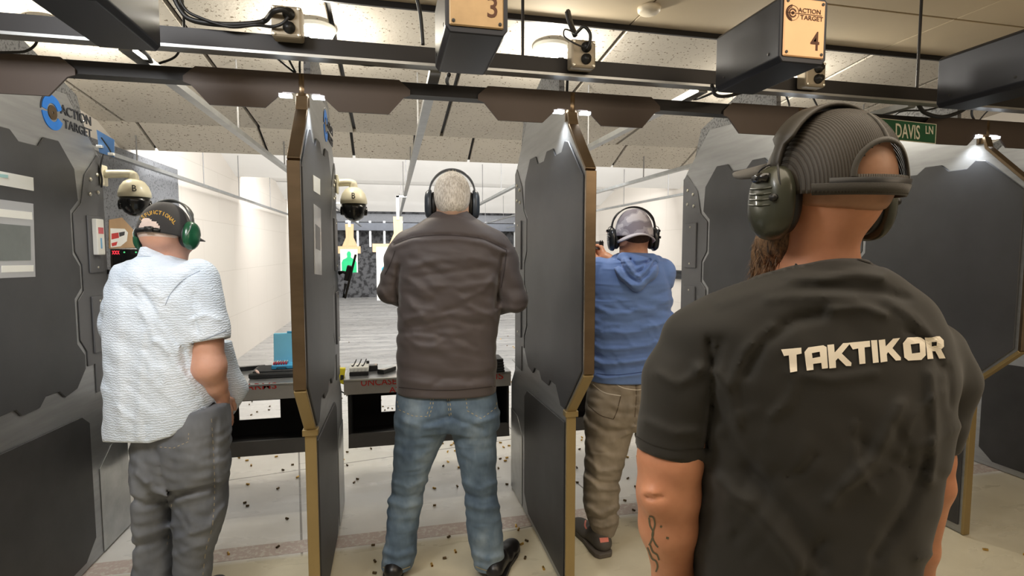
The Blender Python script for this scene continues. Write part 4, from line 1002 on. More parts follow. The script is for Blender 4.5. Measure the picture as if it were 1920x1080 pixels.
def eyes(H, par):
    me = mat('eye_white', (235, 230, 222), 0.2)
    for s in (-1, 1):
        mb = MB().lathe([(0.0, -0.012), (0.007, -0.0095), (0.0115, -0.003), (0.0115, 0.003), (0.007, 0.0095), (0.0, 0.012)], (0, 0, 0), 14)
        mb.xf(H.mtx() @ Matrix.Translation((s * 0.031, 0.080, 0.002)))
        obj('eye', mb, me, par, True)
def hand(S, wrist, f, n, side, curl=0.6, s=1.0, spread=0.06):
    """palm and five bent fingers; f fingers' direction, n palm normal (palm faces n), side = towards the thumb"""
    f = np.array(f, float); f /= np.linalg.norm(f); n = np.array(n, float); n -= f * (n @ f); n /= np.linalg.norm(n); t = np.array(side, float)
    t -= f * (t @ f) + n * (t @ n); t /= np.linalg.norm(t); w = np.array(wrist, float)
    S.cone(w, 0.026 * s, w + f * 0.03 * s, 0.024 * s, 0.015)
    for a in (-0.028, -0.010, 0.010, 0.027): S.cone(w + f * 0.025 * s + t * a * 0.6 * s, 0.015 * s, w + f * 0.088 * s + t * a * s, 0.0125 * s, 0.008)
    L = {0.027: 0.070, 0.010: 0.078, -0.010: 0.072, -0.028: 0.056}
    for a, l in L.items():
        p = w + f * 0.088 * s + t * a * s; ang = curl * 0.6; sp = t * (a * spread / 0.03)
        for j, fr in enumerate((0.45, 0.32, 0.23)):
            d = f * cos(ang) + n * sin(ang) + sp; d /= np.linalg.norm(d); q = p + d * l * fr * s
            S.cone(p, (0.0092 - 0.0007 * j) * s, q, (0.0086 - 0.0008 * j) * s, 0.003); p = q; ang += curl
    p = w + f * 0.030 * s + t * 0.026 * s; q = p + (t * 0.75 + f * 0.7) * 0.034 * s; S.cone(p, 0.014 * s, q, 0.0115 * s, 0.01)
    r = q + (f * 0.9 + t * 0.25 + n * 0.35 * curl) * 0.030 * s; S.cone(q, 0.0108 * s, r, 0.0095 * s, 0.003)
    S.cone(r, 0.0095 * s, r + (f * 0.9 + n * 0.5 * curl) * 0.022 * s, 0.0082 * s, 0.003)
def row(py, xl, xr, d, b, dy=0.0):
    """one cross-section whose outline touches photo columns xl and xr at row py"""
    z = V((xl + xr) / 2, py, d)[2] + dy; tl, tr = V(xl, py, d)[0] / d, V(xr, py, d)[0] / d
    lo, hi = 0.0, 1.0
    for _ in range(40):
        a = (lo + hi) / 2
        if sqrt(a * a + tl * tl * b * b) + sqrt(a * a + tr * tr * b * b) > (tr - tl) * d: hi = a
        else: lo = a
    return (z, tl * d + sqrt(a * a + tl * tl * b * b), d, max(a, 0.01), b)
def folds(S, strokes, dmax=None, pxr=None):
    """cloth folds: each stroke is a path with a width and a height (mm), raised or sunk into the cloth"""
    X, Y = S.pix(); X = X.astype(np.float32); Y = Y.astype(np.float32)
    near = 1.0 if dmax is None else (np.clip((dmax - S.ax[1]) / 0.04, 0, 1)[None, :, None])
    for st in strokes:
        pts, wd, amp = st
        best = None
        for (x0, y0), (x1, y1) in zip(pts[:-1], pts[1:]):
            L2 = (x1 - x0) ** 2 + (y1 - y0) ** 2 + 1e-6
            t = np.clip(((X - x0) * (x1 - x0) + (Y - y0) * (y1 - y0)) / L2, 0, 1)
            q = (X - x0 - t * (x1 - x0)) ** 2 + (Y - y0 - t * (y1 - y0)) ** 2
            best = q if best is None else np.minimum(best, q)
        S.f = S.f - (amp * 0.0018 * np.exp(-best / (wd * wd)) * near).astype(np.float32)
def ripple(S, seed, amp, wl, ang=0.3, squash=3.0, zlo=-9, zhi=9):
    """irregular crumple of the whole garment"""
    rg = np.random.RandomState(seed); U, D, Z = S.pts(tuple(slice(0, n) for n in S.n)); out = 0
    for i in range(7):
        a = ang + rg.normal() * 0.5; w = wl * rg.uniform(0.6, 1.7); ph = rg.uniform(0, 6.28, 4)
        ku, kz = sin(a) / w, cos(a) / w
        warp = 1.3 * np.sin(U * 2.2 / w / squash + ph[1]) + 1.1 * np.sin(D * 3.0 / w / squash + ph[2])
        out = out + np.sin(2 * pi * (U * ku + Z * kz) + warp + ph[0]) * (0.5 + 0.5 * np.sin(2 * pi * (U * kz - Z * ku) / squash + ph[3]))
    msk = np.clip((Z - zlo) / 0.05, 0, 1) * np.clip((zhi - Z) / 0.05, 0, 1)
    S.f = S.f - (amp * out / 2.2 * msk).astype(np.float32)

def fabric(name, col, weave=900, bump=0.12, rough=0.85, var=0.08, vs=5.0, col2=None, sheen=0.2, crease=None):
    k = NT(name); vec = k.coord((1, 1, 1)); c = lin(col); c2 = lin(col2) if col2 else tuple(v * (1 - var) for v in c)
    f = k.noise(vec, vs, 5, 0.65); k.l(k.ramp(f, [(0.35, c2), (0.65, tuple(min(1, v * (1 + var)) for v in c))]), k.b.inputs['Base Color'])
    k.b.inputs['Roughness'].default_value = rough; k.b.inputs['Sheen Weight'].default_value = sheen; k.b.inputs['Sheen Roughness'].default_value = 0.5
    n1 = k.noise(vec, weave, 2); b = k.bump(n1, bump, 0.002)
    if crease: creases(k, **crease)
    return k.m
def creases(k, sc=9.0, st=0.35, stretch=(1, 1, 2.2), dist=0.02, rotz=(0, 0.25, 0)):
    n = k.n('ShaderNodeTexNoise', noise_type='RIDGED_MULTIFRACTAL'); n.inputs['Scale'].default_value = sc; n.inputs['Detail'].default_value = 3; n.inputs['Roughness'].default_value = 0.45; n.inputs['Distortion'].default_value = 0.5
    k.l(k.coord(stretch, rotz), n.inputs['Vector']); b = k.n('ShaderNodeBump'); b.inputs['Strength'].default_value = st; b.inputs['Distance'].default_value = dist; k.l(n.outputs['Fac'], b.inputs['Height'])
    src = k.b.inputs['Normal'].links
    if src: k.l(src[0].from_socket, b.inputs['Normal'])
    k.l(b.outputs[0], k.b.inputs['Normal'])
def skinmat(name, col, col2):
    k = NT(name); vec = k.coord(); f = k.noise(vec, 14, 4, 0.6)
    k.l(k.ramp(f, [(0.35, lin(col)), (0.68, lin(col2))]), k.b.inputs['Base Color']); k.b.inputs['Roughness'].default_value = 0.48
    k.b.inputs['Subsurface Weight'].default_value = 0.12; k.b.inputs['Subsurface Radius'].default_value = (0.9, 0.35, 0.2); k.b.inputs['Subsurface Scale'].default_value = 0.01
    k.bump(k.noise(vec, 260, 2), 0.08, 0.001); return k.m
def shoe(S, heel, toe, w=0.045, hgt=0.075):
    h = np.array(heel, float); t = np.array(toe, float); d = (t - h); L = np.linalg.norm(d); d /= L
    z0 = 0.028
    for a, r, zz in ((0.06, 0.95, 0.045), (0.3, 0.92, 0.05), (0.55, 1.0, 0.035), (0.8, 1.02, 0.03), (0.95, 0.85, 0.026)):
        c = h + d * (a * L); S.ell((c[0], c[1], zz), (w * r, w * r * 1.25, zz - 0.002), 0.02)
    c = h + d * (0.15 * L); S.cone((c[0], c[1], 0.05), w * 0.75, (c[0], c[1], hgt + 0.01), w * 0.6, 0.02)
def sole(name, heel, toe, m, par, w=0.05):
    h = np.array(heel, float); t = np.array(toe, float); d = (t - h); L = np.linalg.norm(d); d /= L; nrm = np.array((d[1], -d[0])); pts = []
    prof = [(0.0, 0.55), (0.06, 0.82), (0.2, 0.9), (0.45, 0.82), (0.7, 1.02), (0.85, 0.98), (0.96, 0.7), (1.02, 0.25)]
    for a, r in prof: pts.append(h[:2] + d[:2] * a * L + nrm * w * r)
    for a, r in prof[::-1]: pts.append(h[:2] + d[:2] * a * L - nrm * w * r)
    w3 = [W(np.array((p[0], p[1], 0))) for p in pts]
    return obj(name, MB().prism([(p[0], p[1]) for p in w3], 'z', 0.001, 0.024), m, par, bevel=0.004, seg=2)
def muffs(H, par, body, band, kind='plain', wd=0.098, cs=1.0, bandr=0.128, tilt=0.0, cupz=-0.012, th=0.026, bwid=0.016):
    """ear muffs: headband over the crown, yoke wires, cushion and shell on each ear, in the head frame"""
    M4 = H.mtx()
    pts = []; n = 26
    for i in range(n + 1):
        a = pi * i / n; x = -cos(a) * (wd + 0.002); z = 0.035 + sin(a) * (bandr - 0.035)
        if i == 0 or i == n: z = 0.03
        pts.append((x, -0.004 - tilt * sin(a), z))
    mb = MB(); vs = []
    for i, p in enumerate(pts):
        a = pi * i / n; nx, nz = -cos(a), sin(a); bw = bwid if 3 < i < n - 3 else 0.010
        for dy, dr in ((-bw, -0.003), (bw, -0.003), (bw, 0.004), (-bw, 0.004)): vs.append((p[0] + nx * dr, p[1] + dy, p[2] + nz * dr))
    fs = [(i * 4 + k, i * 4 + (k + 1) % 4, i * 4 + 4 + (k + 1) % 4, i * 4 + 4 + k) for i in range(n) for k in range(4)] + [(0, 1, 2, 3), (n * 4 + 3, n * 4 + 2, n * 4 + 1, n * 4)]
    mb.add(vs, fs); mb.xf(M4); t = obj('ear_muffs', mb, band, par, True, bevel=0.002)
    for s in (-1, 1):
        cx = s * (wd - 0.018)
        def disc(prof, ry, rz, n=30):
            m = MB(); o = 0
            for x, r in prof:
                for k in range(n):
                    w = 2 * pi * k / n; q = (abs(cos(w)) ** 0.85) * (1 if cos(w) > 0 else -1), (abs(sin(w)) ** 0.85) * (1 if sin(w) > 0 else -1)
                    m.v.append((cx + s * x, -0.002 + ry * r * q[0], cupz - 0.008 + rz * r * q[1]))
            for i in range(len(prof) - 1):
                for k in range(n):
                    k2 = (k + 1) % n; m.f.append((i * n + k, i * n + k2, (i + 1) * n + k2, (i + 1) * n + k))
            m.f.append(tuple(range(n - 1, -1, -1))); m.f.append(tuple((len(prof) - 1) * n + k for k in range(n)))
            return m.xf(M4)
        cu = obj('cushion', disc([(-0.012, 0.80), (-0.006, 0.92), (0.004, 0.94), (0.010, 0.86)], 0.036 * cs, 0.050 * cs), M_black, t, True)
        cup = obj('ear_cup', disc([(0.010, 0.92), (0.014, 1.0), (0.010 + th * 0.5, 0.97), (0.010 + th * 0.85, 0.82), (0.010 + th, 0.55), (0.011 + th, 0.0)], 0.040 * cs, 0.056 * cs), body, t, True)
        wr = MB()
        for dy in (-1, 1):
            wr.tube([tuple(M4 @ Vector(q)) for q in arc([(s * (wd + 0.001), -0.004 + dy * 0.006, 0.045), (s * (wd + 0.014), -0.004 + dy * 0.020, 0.035), (s * (wd + 0.016), -0.003 + dy * 0.032, 0.005), (s * (wd + 0.004), -0.002 + dy * 0.036 * cs, -0.02)], 5)], 0.0016, 6)
        obj('yoke', wr, M_galv if kind != 'tactical' else M_black, t, True)
        if kind == 'tactical':
            def cx3(a, b, c): return tuple(M4 @ Vector((cx + s * a, b, c)))
            g = MB()
            for i in range(4):
                z = 0.004 - i * 0.009; g.tube([cx3(0.011 + th * 0.96, -0.024, z), cx3(0.0115 + th, 0.0, z - 0.001), cx3(0.011 + th * 0.96, 0.024, z)], 0.0016, 6)
            obj('ridges', g, body, t, True)
            obj('switch', MB().tube([cx3(0.010 + th, -0.016, 0.020), cx3(0.012 + th, 0.0, 0.0215), cx3(0.010 + th, 0.014, 0.020)], 0.0075, 12), M_blackgloss, t, True)
            obj('knob', MB().tube([cx3(0.006 + th, -0.030, -0.012), cx3(0.014 + th, -0.031, -0.012)], 0.006, 12), M_black, t, True)
            wv = MB(); c0 = (0.0, -0.046)
            pw = [(-0.012, -0.040), (-0.006, -0.052), (0.0, -0.042), (0.006, -0.052), (0.012, -0.040)]
            wv.tube([cx3(0.011 + th * 0.86, a * -s, b) for a, b in pw], 0.0014, 6)
            for k in (-1, 1): wv.tube([cx3(0.011 + th * 0.82, k * 0.0175, -0.041), cx3(0.011 + th * 0.80, k * 0.0185, -0.047), cx3(0.010 + th * 0.78, k * 0.015, -0.053)], 0.0012, 6)
            obj('logo', wv, mat('pale_logo', (170, 172, 165), 0.5), t, True)
    return t

# ------------------------------------------------------------------ man in the brown jacket
def foldset(seed, x0, x1, y0, y1, n, L, w, amp, ang=0.0, sp=0.35):
    rg = random.Random(seed); out = []
    for i in range(n):
        x, y = rg.uniform(x0, x1), rg.uniform(y0, y1); a = ang + rg.gauss(0, sp); l = L * rg.uniform(0.5, 1.4)
        c = rg.uniform(-0.18, 0.18) * l
        out.append(([(x - cos(a) * l / 2, y - sin(a) * l / 2), (x - sin(a) * c, y + cos(a) * c), (x + cos(a) * l / 2, y + sin(a) * l / 2)], w * rg.uniform(0.7, 1.4), amp * rg.choice((-1, 1)) * rg.uniform(0.5, 1.1)))
    return out
def person(label, d, px):
    c = W(np.array((V(px, 468, d)[0], d, 0.0))); return thing('person', label, 'person', (float(c[0]), float(c[1]), 0.0))
def taper(r, g): return [(a[0], a[1], a[2], max(a[3] - g, 0.01), max(a[4] - g, 0.01)) for a in r]

def brown_jacket_man():
    p = person('gray haired person in a brown jacket and blue jeans standing at the red lettered counter', 2.33, 838)
    sk = skinmat('skin_fair', (222, 182, 160), (232, 196, 174))
    H = Head(V(848, 379, 2.34), rot(-6, 6))
    d = 2.33
    tor = [row(392, 826, 876, d + 0.01, 0.055), row(404, 806, 886, d, 0.075), row(416, 790, 904, d, 0.095), row(430, 768, 928, d, 0.105), row(450, 750, 944, d, 0.115), row(480, 745, 946, d, 0.125), row(530, 746, 942, d, 0.13),
           row(590, 746, 938, d, 0.128), row(640, 745, 931, d, 0.125), row(690, 744, 931, d, 0.128), row(733, 745, 930, d, 0.13)]
    eL, eR = V(730, 546, d - 0.02), V(966, 562, d - 0.02)
    wL, wR = V(812, 588, d + 0.42), V(872, 592, d + 0.42)
    sl = Sdf((V(700, 0, d)[0] - 0.02, d - 0.25, 0.82), (V(1000, 0, d)[0] + 0.02, d + 0.46, 1.70), 0.0072)
    sl.loft(tor, n=2.5)
    sl.cone(V(765, 458, d), 0.062, V(752, 490, d), 0.062, 0.03); sl.cone(V(752, 480, d), 0.064, eL, 0.050, 0.035); sl.cone(eL, 0.050, V(790, 575, d + 0.30), 0.040, 0.015)
    sl.cone(V(928, 462, d), 0.066, V(940, 492, d), 0.066, 0.03); sl.cone(V(940, 485, d), 0.066, eR, 0.053, 0.035); sl.cone(eR, 0.053, V(893, 583, d + 0.30), 0.041, 0.015)
    ripple(sl, 3, 0.0028, 0.075, 0.15, 3.2, 0.86, 1.5)
    folds(sl, [([(738, 458), (772, 445), (815, 441), (860, 442), (908, 449), (950, 468)], 3.0, -5), ([(742, 462), (775, 450), (860, 447), (905, 455), (945, 473)], 5, 3.5),
               ([(944, 480), (937, 520), (930, 575)], 4.5, -9), ([(748, 500), (744, 540), (746, 572)], 4, -8),
               ([(800, 408), (845, 400), (890, 412)], 3, -4), ([(770, 500), (830, 485), (900, 488)], 8, 5), ([(775, 520), (835, 512), (915, 500)], 6, -4), ([(780, 535), (860, 540), (920, 530)], 7, 4),
               ([(870, 560), (905, 545), (925, 520)], 5, 4), ([(880, 575), (915, 590), (928, 600)], 5, 4), ([(765, 615), (840, 598), (915, 612)], 6, -4), ([(760, 600), (840, 590), (925, 590)], 7, 4),
               ([(752, 640), (800, 655), (870, 650)], 8, 3.5), ([(748, 690), (800, 700), (880, 715)], 7, -3.5), ([(752, 712), (830, 726), (925, 722)], 6, 3.5), ([(715, 545), (728, 565), (748, 566)], 4, 4), ([(945, 575), (970, 580), (985, 575)], 4, 4)]
          + foldset(4, 750, 930, 480, 720, 26, 70, 4.5, 3.2, 0.05, 0.3), d + 0.02)
    fc = V(838, 733, d); sl.clip(fc, (0, 0, -1)); sl.clip((0, 0, float(V(850, 391, d)[2])), (0.1, 0, 1))
    geo = []
    jk = fabric('brown_jacket_cloth', (74, 66, 66), 1100, 0.10, 0.62, 0.06, 3.0, sheen=0.25, crease=dict(sc=7, st=0.22, stretch=(0.7, 1, 2.4)))
    for w_, e_ in ((wL, V(790, 575, d + 0.30)), (wR, V(893, 583, d + 0.30))): pass
    o = skinobj('jacket', sl, jk, p, [((0, 0, float(fc[2])), (0, 0, 1), 99), ((fc[0] * 1.0, d, float(V(850, 391, d)[2])), (0.1, 0, 1), 0.2)], 0.004, keepgeo=geo)
    cl = Sdf(V(790, 425, d) - np.array((0.02, 0.2, 0.03)), V(905, 380, d) + np.array((0.02, 0.2, 0.03)), 0.005)
    cl.loft([row(418, 796, 896, d, 0.088), row(408, 805, 889, d, 0.080), row(400, 812, 884, d + 0.006, 0.074), row(392, 818, 880, d + 0.012, 0.070)], n=2.1)
    zt = V(850, 395, d)[2]; U, D, Z = cl.pts(tuple(slice(0, n) for n in cl.n)); cl.f = np.maximum(cl.f, Z - (zt - 0.35 * (D - d + 0.07)))
    folds(cl, [([(803, 408), (846, 401), (892, 411)], 2.2, -3)], d)
    skinobj('collar', cl, jk, o, [], 0)
    seam = mat('dark_jacket_seam', (52, 45, 45), 0.9)
    ribbon('yoke_seam', geo, [(738, 459), (772, 446), (815, 441), (860, 442), (908, 449), (950, 469)], 1.6, seam, o)
    ribbon('sleeve_seam', geo, [(950, 468), (947, 500), (940, 540)], 1.4, seam, o); ribbon('sleeve_seam', geo, [(741, 470), (733, 492), (722, 515)], 1.4, seam, o)
    ribbon('hem_seam', geo, [(748, 726), (800, 731), (860, 731), (928, 724)], 1.4, seam, o)
    # jeans
    zf = 0.0; dl = 2.33
    jn = Sdf((V(700, 900, d)[0] - 0.03, d - 0.25, 0.03), (V(960, 900, d)[0] + 0.05, d + 0.25, 0.98), 0.0075)
    jn.loft([row(715, 749, 926, d, 0.110), row(735, 744, 930, d, 0.115), row(765, 742, 934, d, 0.125), row(785, 742, 935, d, 0.125), row(800, 744, 933, d, 0.11)], n=2.4)
    jn.loft([row(775, 743, 838, d, 0.105), row(800, 742, 842, d, 0.10), row(850, 738, 820, d, 0.088), row(900, 735, 801, d, 0.078), row(950, 727, 791, d, 0.072), row(1000, 724, 783, d, 0.068), row(1040, 718, 780, d, 0.062), row(1075, 714, 770, d, 0.06), row(1082, 714, 769, d, 0.06)], 0.03, 2.2)
    jn.loft([row(775, 840, 935, d, 0.105), row(800, 845, 932, d, 0.10), row(850, 856, 931, d, 0.088), row(900, 867, 931, d, 0.078), row(950, 873, 936, d, 0.072), row(1000, 876, 943, d, 0.068), row(1040, 886, 944, d, 0.062), row(1075, 892, 943, d, 0.06), row(1082, 892, 942, d, 0.06)], 0.03, 2.2)
    ripple(jn, 9, 0.0022, 0.05, 0.2, 2.0, 0.1, 0.8)
    folds(jn, [([(790, 798), (815, 790), (838, 782)], 5, -6), ([(845, 782), (870, 792), (905, 806)], 5, -6), ([(755, 790), (790, 800), (820, 800)], 5, 4), ([(870, 800), (905, 790), (925, 785)], 5, 4),
               ([(838, 738), (840, 770), (841, 786)], 3, -6), ([(740, 905), (765, 915), (800, 900)], 5, 5), ([(732, 925), (760, 935), (795, 925)], 5, -4), ([(728, 940), (760, 952), (792, 945)], 5, 4),
               ([(868, 905), (900, 918), (930, 905)], 5, 5), ([(873, 925), (905, 938), (934, 925)], 5, -4), ([(874, 945), (905, 955), (936, 950)], 5, 4), ([(720, 1035), (745, 1045), (778, 1035)], 6, 5), ([(720, 1055), (745, 1062), (770, 1055)], 5, 4),
               ([(888, 1040), (915, 1050), (942, 1042)], 6, 5), ([(892, 1060), (915, 1066), (940, 1060)], 5, 4), ([(745, 845), (770, 870), (800, 850)], 6, 3), ([(865, 850), (895, 870), (925, 860)], 6, 3)], d + 0.03)
    dn = NT('faded_blue_denim'); vec = dn.coord()
    f = dn.noise(dn.coord((1, 1, 0.55)), 6.5, 4, 0.6); dn.l(dn.ramp(f, [(0.34, lin((68, 86, 106))), (0.52, lin((96, 115, 133))), (0.72, lin((138, 154, 166)))]), dn.b.inputs['Base Color'])
    dn.b.inputs['Roughness'].default_value = 0.85; dn.bump(dn.noise(vec, 900, 2), 0.15, 0.002); creases(dn, 8, 0.34, (0.8, 1, 2.4))
    geo = []; o = skinobj('jeans', jn, dn.m, p, keepgeo=geo)
    th = mat('jeans_thread', (170, 160, 128), 0.8)
    for q in ([(745, 752), (748, 768), (775, 780), (805, 781), (812, 758), (813, 738)], [(872, 738), (875, 758), (876, 770), (903, 785), (930, 764), (932, 745)], [(838, 738), (841, 765), (843, 780)], [(842, 738), (845, 765), (846, 778)],
              [(808, 738), (807, 758), (801, 776)]):
        ribbon('stitching', geo, q, 1.3, th, o, dash=2, step=4, smooth_path=False)
    for x0, x1 in ((713, 771), (890, 944)): ribbon('cuff_seam', geo, [(x0 + 2, 1062), ((x0 + x1) / 2, 1070), (x1 - 2, 1062)], 1.6, th, o)
    # body
    b = Sdf((V(700, 0, d)[0] - 0.05, d - 0.2, 0.04), (V(1000, 0, d)[0] + 0.03, d + 0.62, 1.83), 0.0058)
    head_sdf(b, H); b.loft([row(430, 812, 884, d + 0.01, 0.06), row(405, 815, 882, d + 0.005, 0.062), row(385, 818, 881, d + 0.01, 0.062), row(370, 824, 875, d + 0.012, 0.055)], 0.02, 2.1)
    b.loft(taper(tor[3:], 0.03), 0.03); b.loft([row(735, 760, 915, d, 0.09), row(785, 765, 912, d, 0.09)], 0.03)
    for x0, x1, x2 in ((792, 762, 744), (886, 902, 916)): b.cone(V(x0, 780, d), 0.06, V(x1, 920, d), 0.045, 0.03); b.cone(V(x1, 920, d), 0.045, V(x2, 1080, d), 0.035, 0.02)
    for s, sh, el, ew, wr in ((-1, V(768, 462, d), eL, V(790, 575, d + 0.30), wL), (1, V(926, 466, d), eR, V(893, 583, d + 0.30), wR)):
        b.cone(sh, 0.042, el, 0.034, 0.02); b.cone(el, 0.034, ew, 0.028, 0.015); b.cone(ew, 0.028, wr, 0.024, 0.01)
        hand(b, wr, (-s * 0.35, 1, 0.0), (-s, -0.2, -0.1), (0, 0.0, 1), 0.85)
    skinobj('body', b, sk, p); eyes(H, p)
    # hair: close grey crop with loose strands on the crown
    hr = Sdf(H.c - 0.16, H.c + 0.17, 0.0045)
    hr.ell(H(0, -0.016, 0.036), (0.079, 0.099, 0.093), 0.01, H.R); hr.ell(H(0, -0.048, -0.008), (0.067, 0.062, 0.062), 0.03, H.R)
    hr.ell(H(0, 0.13, -0.05), (0.14, 0.10, 0.12), 0.01, H.R, 'sub'); hr.ell(H(0, 0.02, -0.12), (0.2, 0.2, 0.055), 0.01, H.R, 'sub')
    rg = np.random.RandomState(2); hr.f = hr.f + (rg.rand(*hr.f.shape) * 0.0012).astype(np.float32)
    k = NT('gray_hair'); f = k.noise(k.coord((3, 3, 0.8)), 60, 3, 0.7); z = k.noise(k.coord(), 7, 2)
    mx = k.n('ShaderNodeMix', data_type='RGBA'); k.l(z, mx.inputs[0]); k.l(k.ramp(f, [(0.38, lin((186, 180, 172))), (0.6, lin((246, 242, 236)))]), mx.inputs[6]); k.l(k.ramp(f, [(0.38, lin((204, 196, 186))), (0.6, lin((250, 246, 240)))]), mx.inputs[7])
    k.l(mx.outputs[2], k.b.inputs['Base Color']); k.b.inputs['Roughness'].default_value = 0.6; k.bump(f, 0.8, 0.006); hm = k.m
    ho = skinobj('hair', hr, hm, p, it=1)
    mb = MB(); rr = random.Random(5)
    for i in range(900):
        a = rr.uniform(-pi * 0.95, pi * 0.02) if i % 3 else rr.uniform(-pi, pi); e = rr.uniform(-0.25, pi / 2) if i % 2 else rr.uniform(0.5, pi / 2)
        n = np.array((cos(e) * cos(a), cos(e) * sin(a), sin(e))); base = np.array((0, -0.016, 0.036)) + n * np.array((0.078, 0.098, 0.092))
        fl = np.array((rr.gauss(0, 0.35), -0.5 * sin(e) + rr.gauss(0, 0.2), -1.0 * cos(e) - 0.25 + rr.gauss(0, 0.2))); L = rr.uniform(0.012, 0.022) + 0.014 * sin(e) ** 2
        q = [base, base + n * 0.004 + fl * L * 0.5, base + n * 0.002 + fl * L]
        if base[2] < -0.03: continue
        ps = [tuple(W(H(*x))) for x in q]; sd = np.cross(n, fl); sd /= np.linalg.norm(sd) + 1e-6; sd *= 0.0009
        v = [tuple(W(H(*(q[0] - sd)))), tuple(W(H(*(q[0] + sd)))), tuple(W(H(*(q[1] + sd * 0.8)))), tuple(W(H(*(q[1] - sd * 0.8)))), ps[2]]
        mb.add(v, [(0, 1, 2, 3), (3, 2, 4)])
    obj('strands', mb, hm, ho, fixn=False)
    muffs(H, p, mat('gray_muff_shell', (62, 70, 80), 0.35, 0.1), mat('gray_rubber_band', (96, 100, 106), 0.4, 0.2), cs=1.16, bandr=0.140, wd=0.096, cupz=-0.004, th=0.030)
    # shoes
    sm = mat('black_leather_shoe', (28, 26, 26), 0.35, 0, 0.1)
    for h, t in (((V(744, 1085, d)[0], d - 0.06), (V(728, 1085, d)[0], d + 0.20)), ((V(926, 1085, d)[0], d - 0.05), (V(962, 1085, d)[0], d + 0.20))):
        s = Sdf((min(h[0], t[0]) - 0.08, h[1] - 0.09, 0.0), (max(h[0], t[0]) + 0.09, t[1] + 0.08, 0.18), 0.006); shoe(s, (*h, 0), (*t, 0)); 
        so = skinobj('shoe', s, sm, p); sole('sole', (h[0], h[1] - 0.045), (t[0], t[1] + 0.03), M_black, so)
brown_jacket_man()

# ------------------------------------------------------------------ man in the pale shirt
def dome_cap(H, k=1.0, rx=0.088, ry=0.110, rz=0.100, cz=0.028, low=-0.004, arch=None, hgt=1.0):
    """cap crown in the head frame, open at the back where arch(x, z) says so"""
    v = []; f = []; n, m = 96, 32
    for j in range(m + 1):
        e = pi / 2 * j / m
        for i in range(n):
            a = 2 * pi * i / n; v.append((rx * cos(e) ** 0.85 * cos(a), -0.012 + ry * cos(e) ** 0.85 * sin(a), (cz + low) + (rz - low) * sin(e) * hgt))
    for j in range(m):
        for i in range(n):
            q = (j * n + i, j * n + (i + 1) % n, (j + 1) * n + (i + 1) % n, (j + 1) * n + i)
            c = np.mean([v[t] for t in q], 0)
            if arch is not None and arch(c): continue
            f.append(q)
    return v, f
def cap_brim(H, y0=0.075, ln=0.075, w=0.078, z=0.022, sgn=1, droop=0.012):
    v = []; f = []; n, m = 20, 6
    for j in range(m + 1):
        t = j / m
        for i in range(n + 1):
            x = -1 + 2 * i / n; yy = sqrt(max(0, 1 - x * x))
            y = -0.012 + sgn * ((y0 + 0.012) * (0.25 + 0.75 * yy ** 0.9) + ln * t * (yy ** 0.7 if abs(x) < 1 else 0))
            v.append((x * w * (1 - 0.03 * t), y, z - droop * x * x * 2 - droop * t * 0.6))
    for j in range(m):
        for i in range(n): a = j * (n + 1) + i; f.append((a, a + 1, a + n + 2, a + n + 1))
    return v, f
def headpart(name, vf, H, m, par, thick=0.0, smooth=True):
    M4 = H.mtx(); w = [tuple(M4 @ Vector(p)) for p in vf[0]]
    o = obj(name, (w, vf[1]), m, par, smooth)
    if thick: md = o.modifiers.new('cloth', 'SOLIDIFY'); md.thickness = thick; md.offset = 0
    return o, BVHTree.FromPolygons(w, [tuple(q) for q in vf[1]])
def letters_arc(s, pts, hpx, bvh, m, par, squeeze=0.9, wide=None):
    """separate letters following a path of photo points, laid on the cap"""
    path = [np.array((p.x, p.y)) for p in arc([(a, b, 0) for a, b in pts], 8)]; seg = [np.linalg.norm(path[i + 1] - path[i]) for i in range(len(path) - 1)]; tot = sum(seg)
    V_, F_ = [], []
    for i, ch in enumerate(s):
        t = (i + 0.5) / len(s) * tot; k = 0
        while k < len(seg) - 1 and t > seg[k]: t -= seg[k]; k += 1
        c = path[k] + (path[k + 1] - path[k]) * t / seg[k]; d = path[k + 1] - path[k]; d /= np.linalg.norm(d); up = np.array((d[1], -d[0]))
        v, f = text_geo(ch, 1.0); v = np.array(v)[:, :2]; v[:, 0] -= (v[:, 0].min() + v[:, 0].max()) / 2; sc = hpx / 0.72; wd_ = tot / len(s) * squeeze / max(1e-3, (v[:, 0].max() - v[:, 0].min()))
        wd_ = min(wd_, sc * 1.1); decal('letter', bvh, [tuple(c + d * q[0] * wd_ + up * q[1] * sc) for q in v], f, m, par, 0.0012, 1, 0.03)

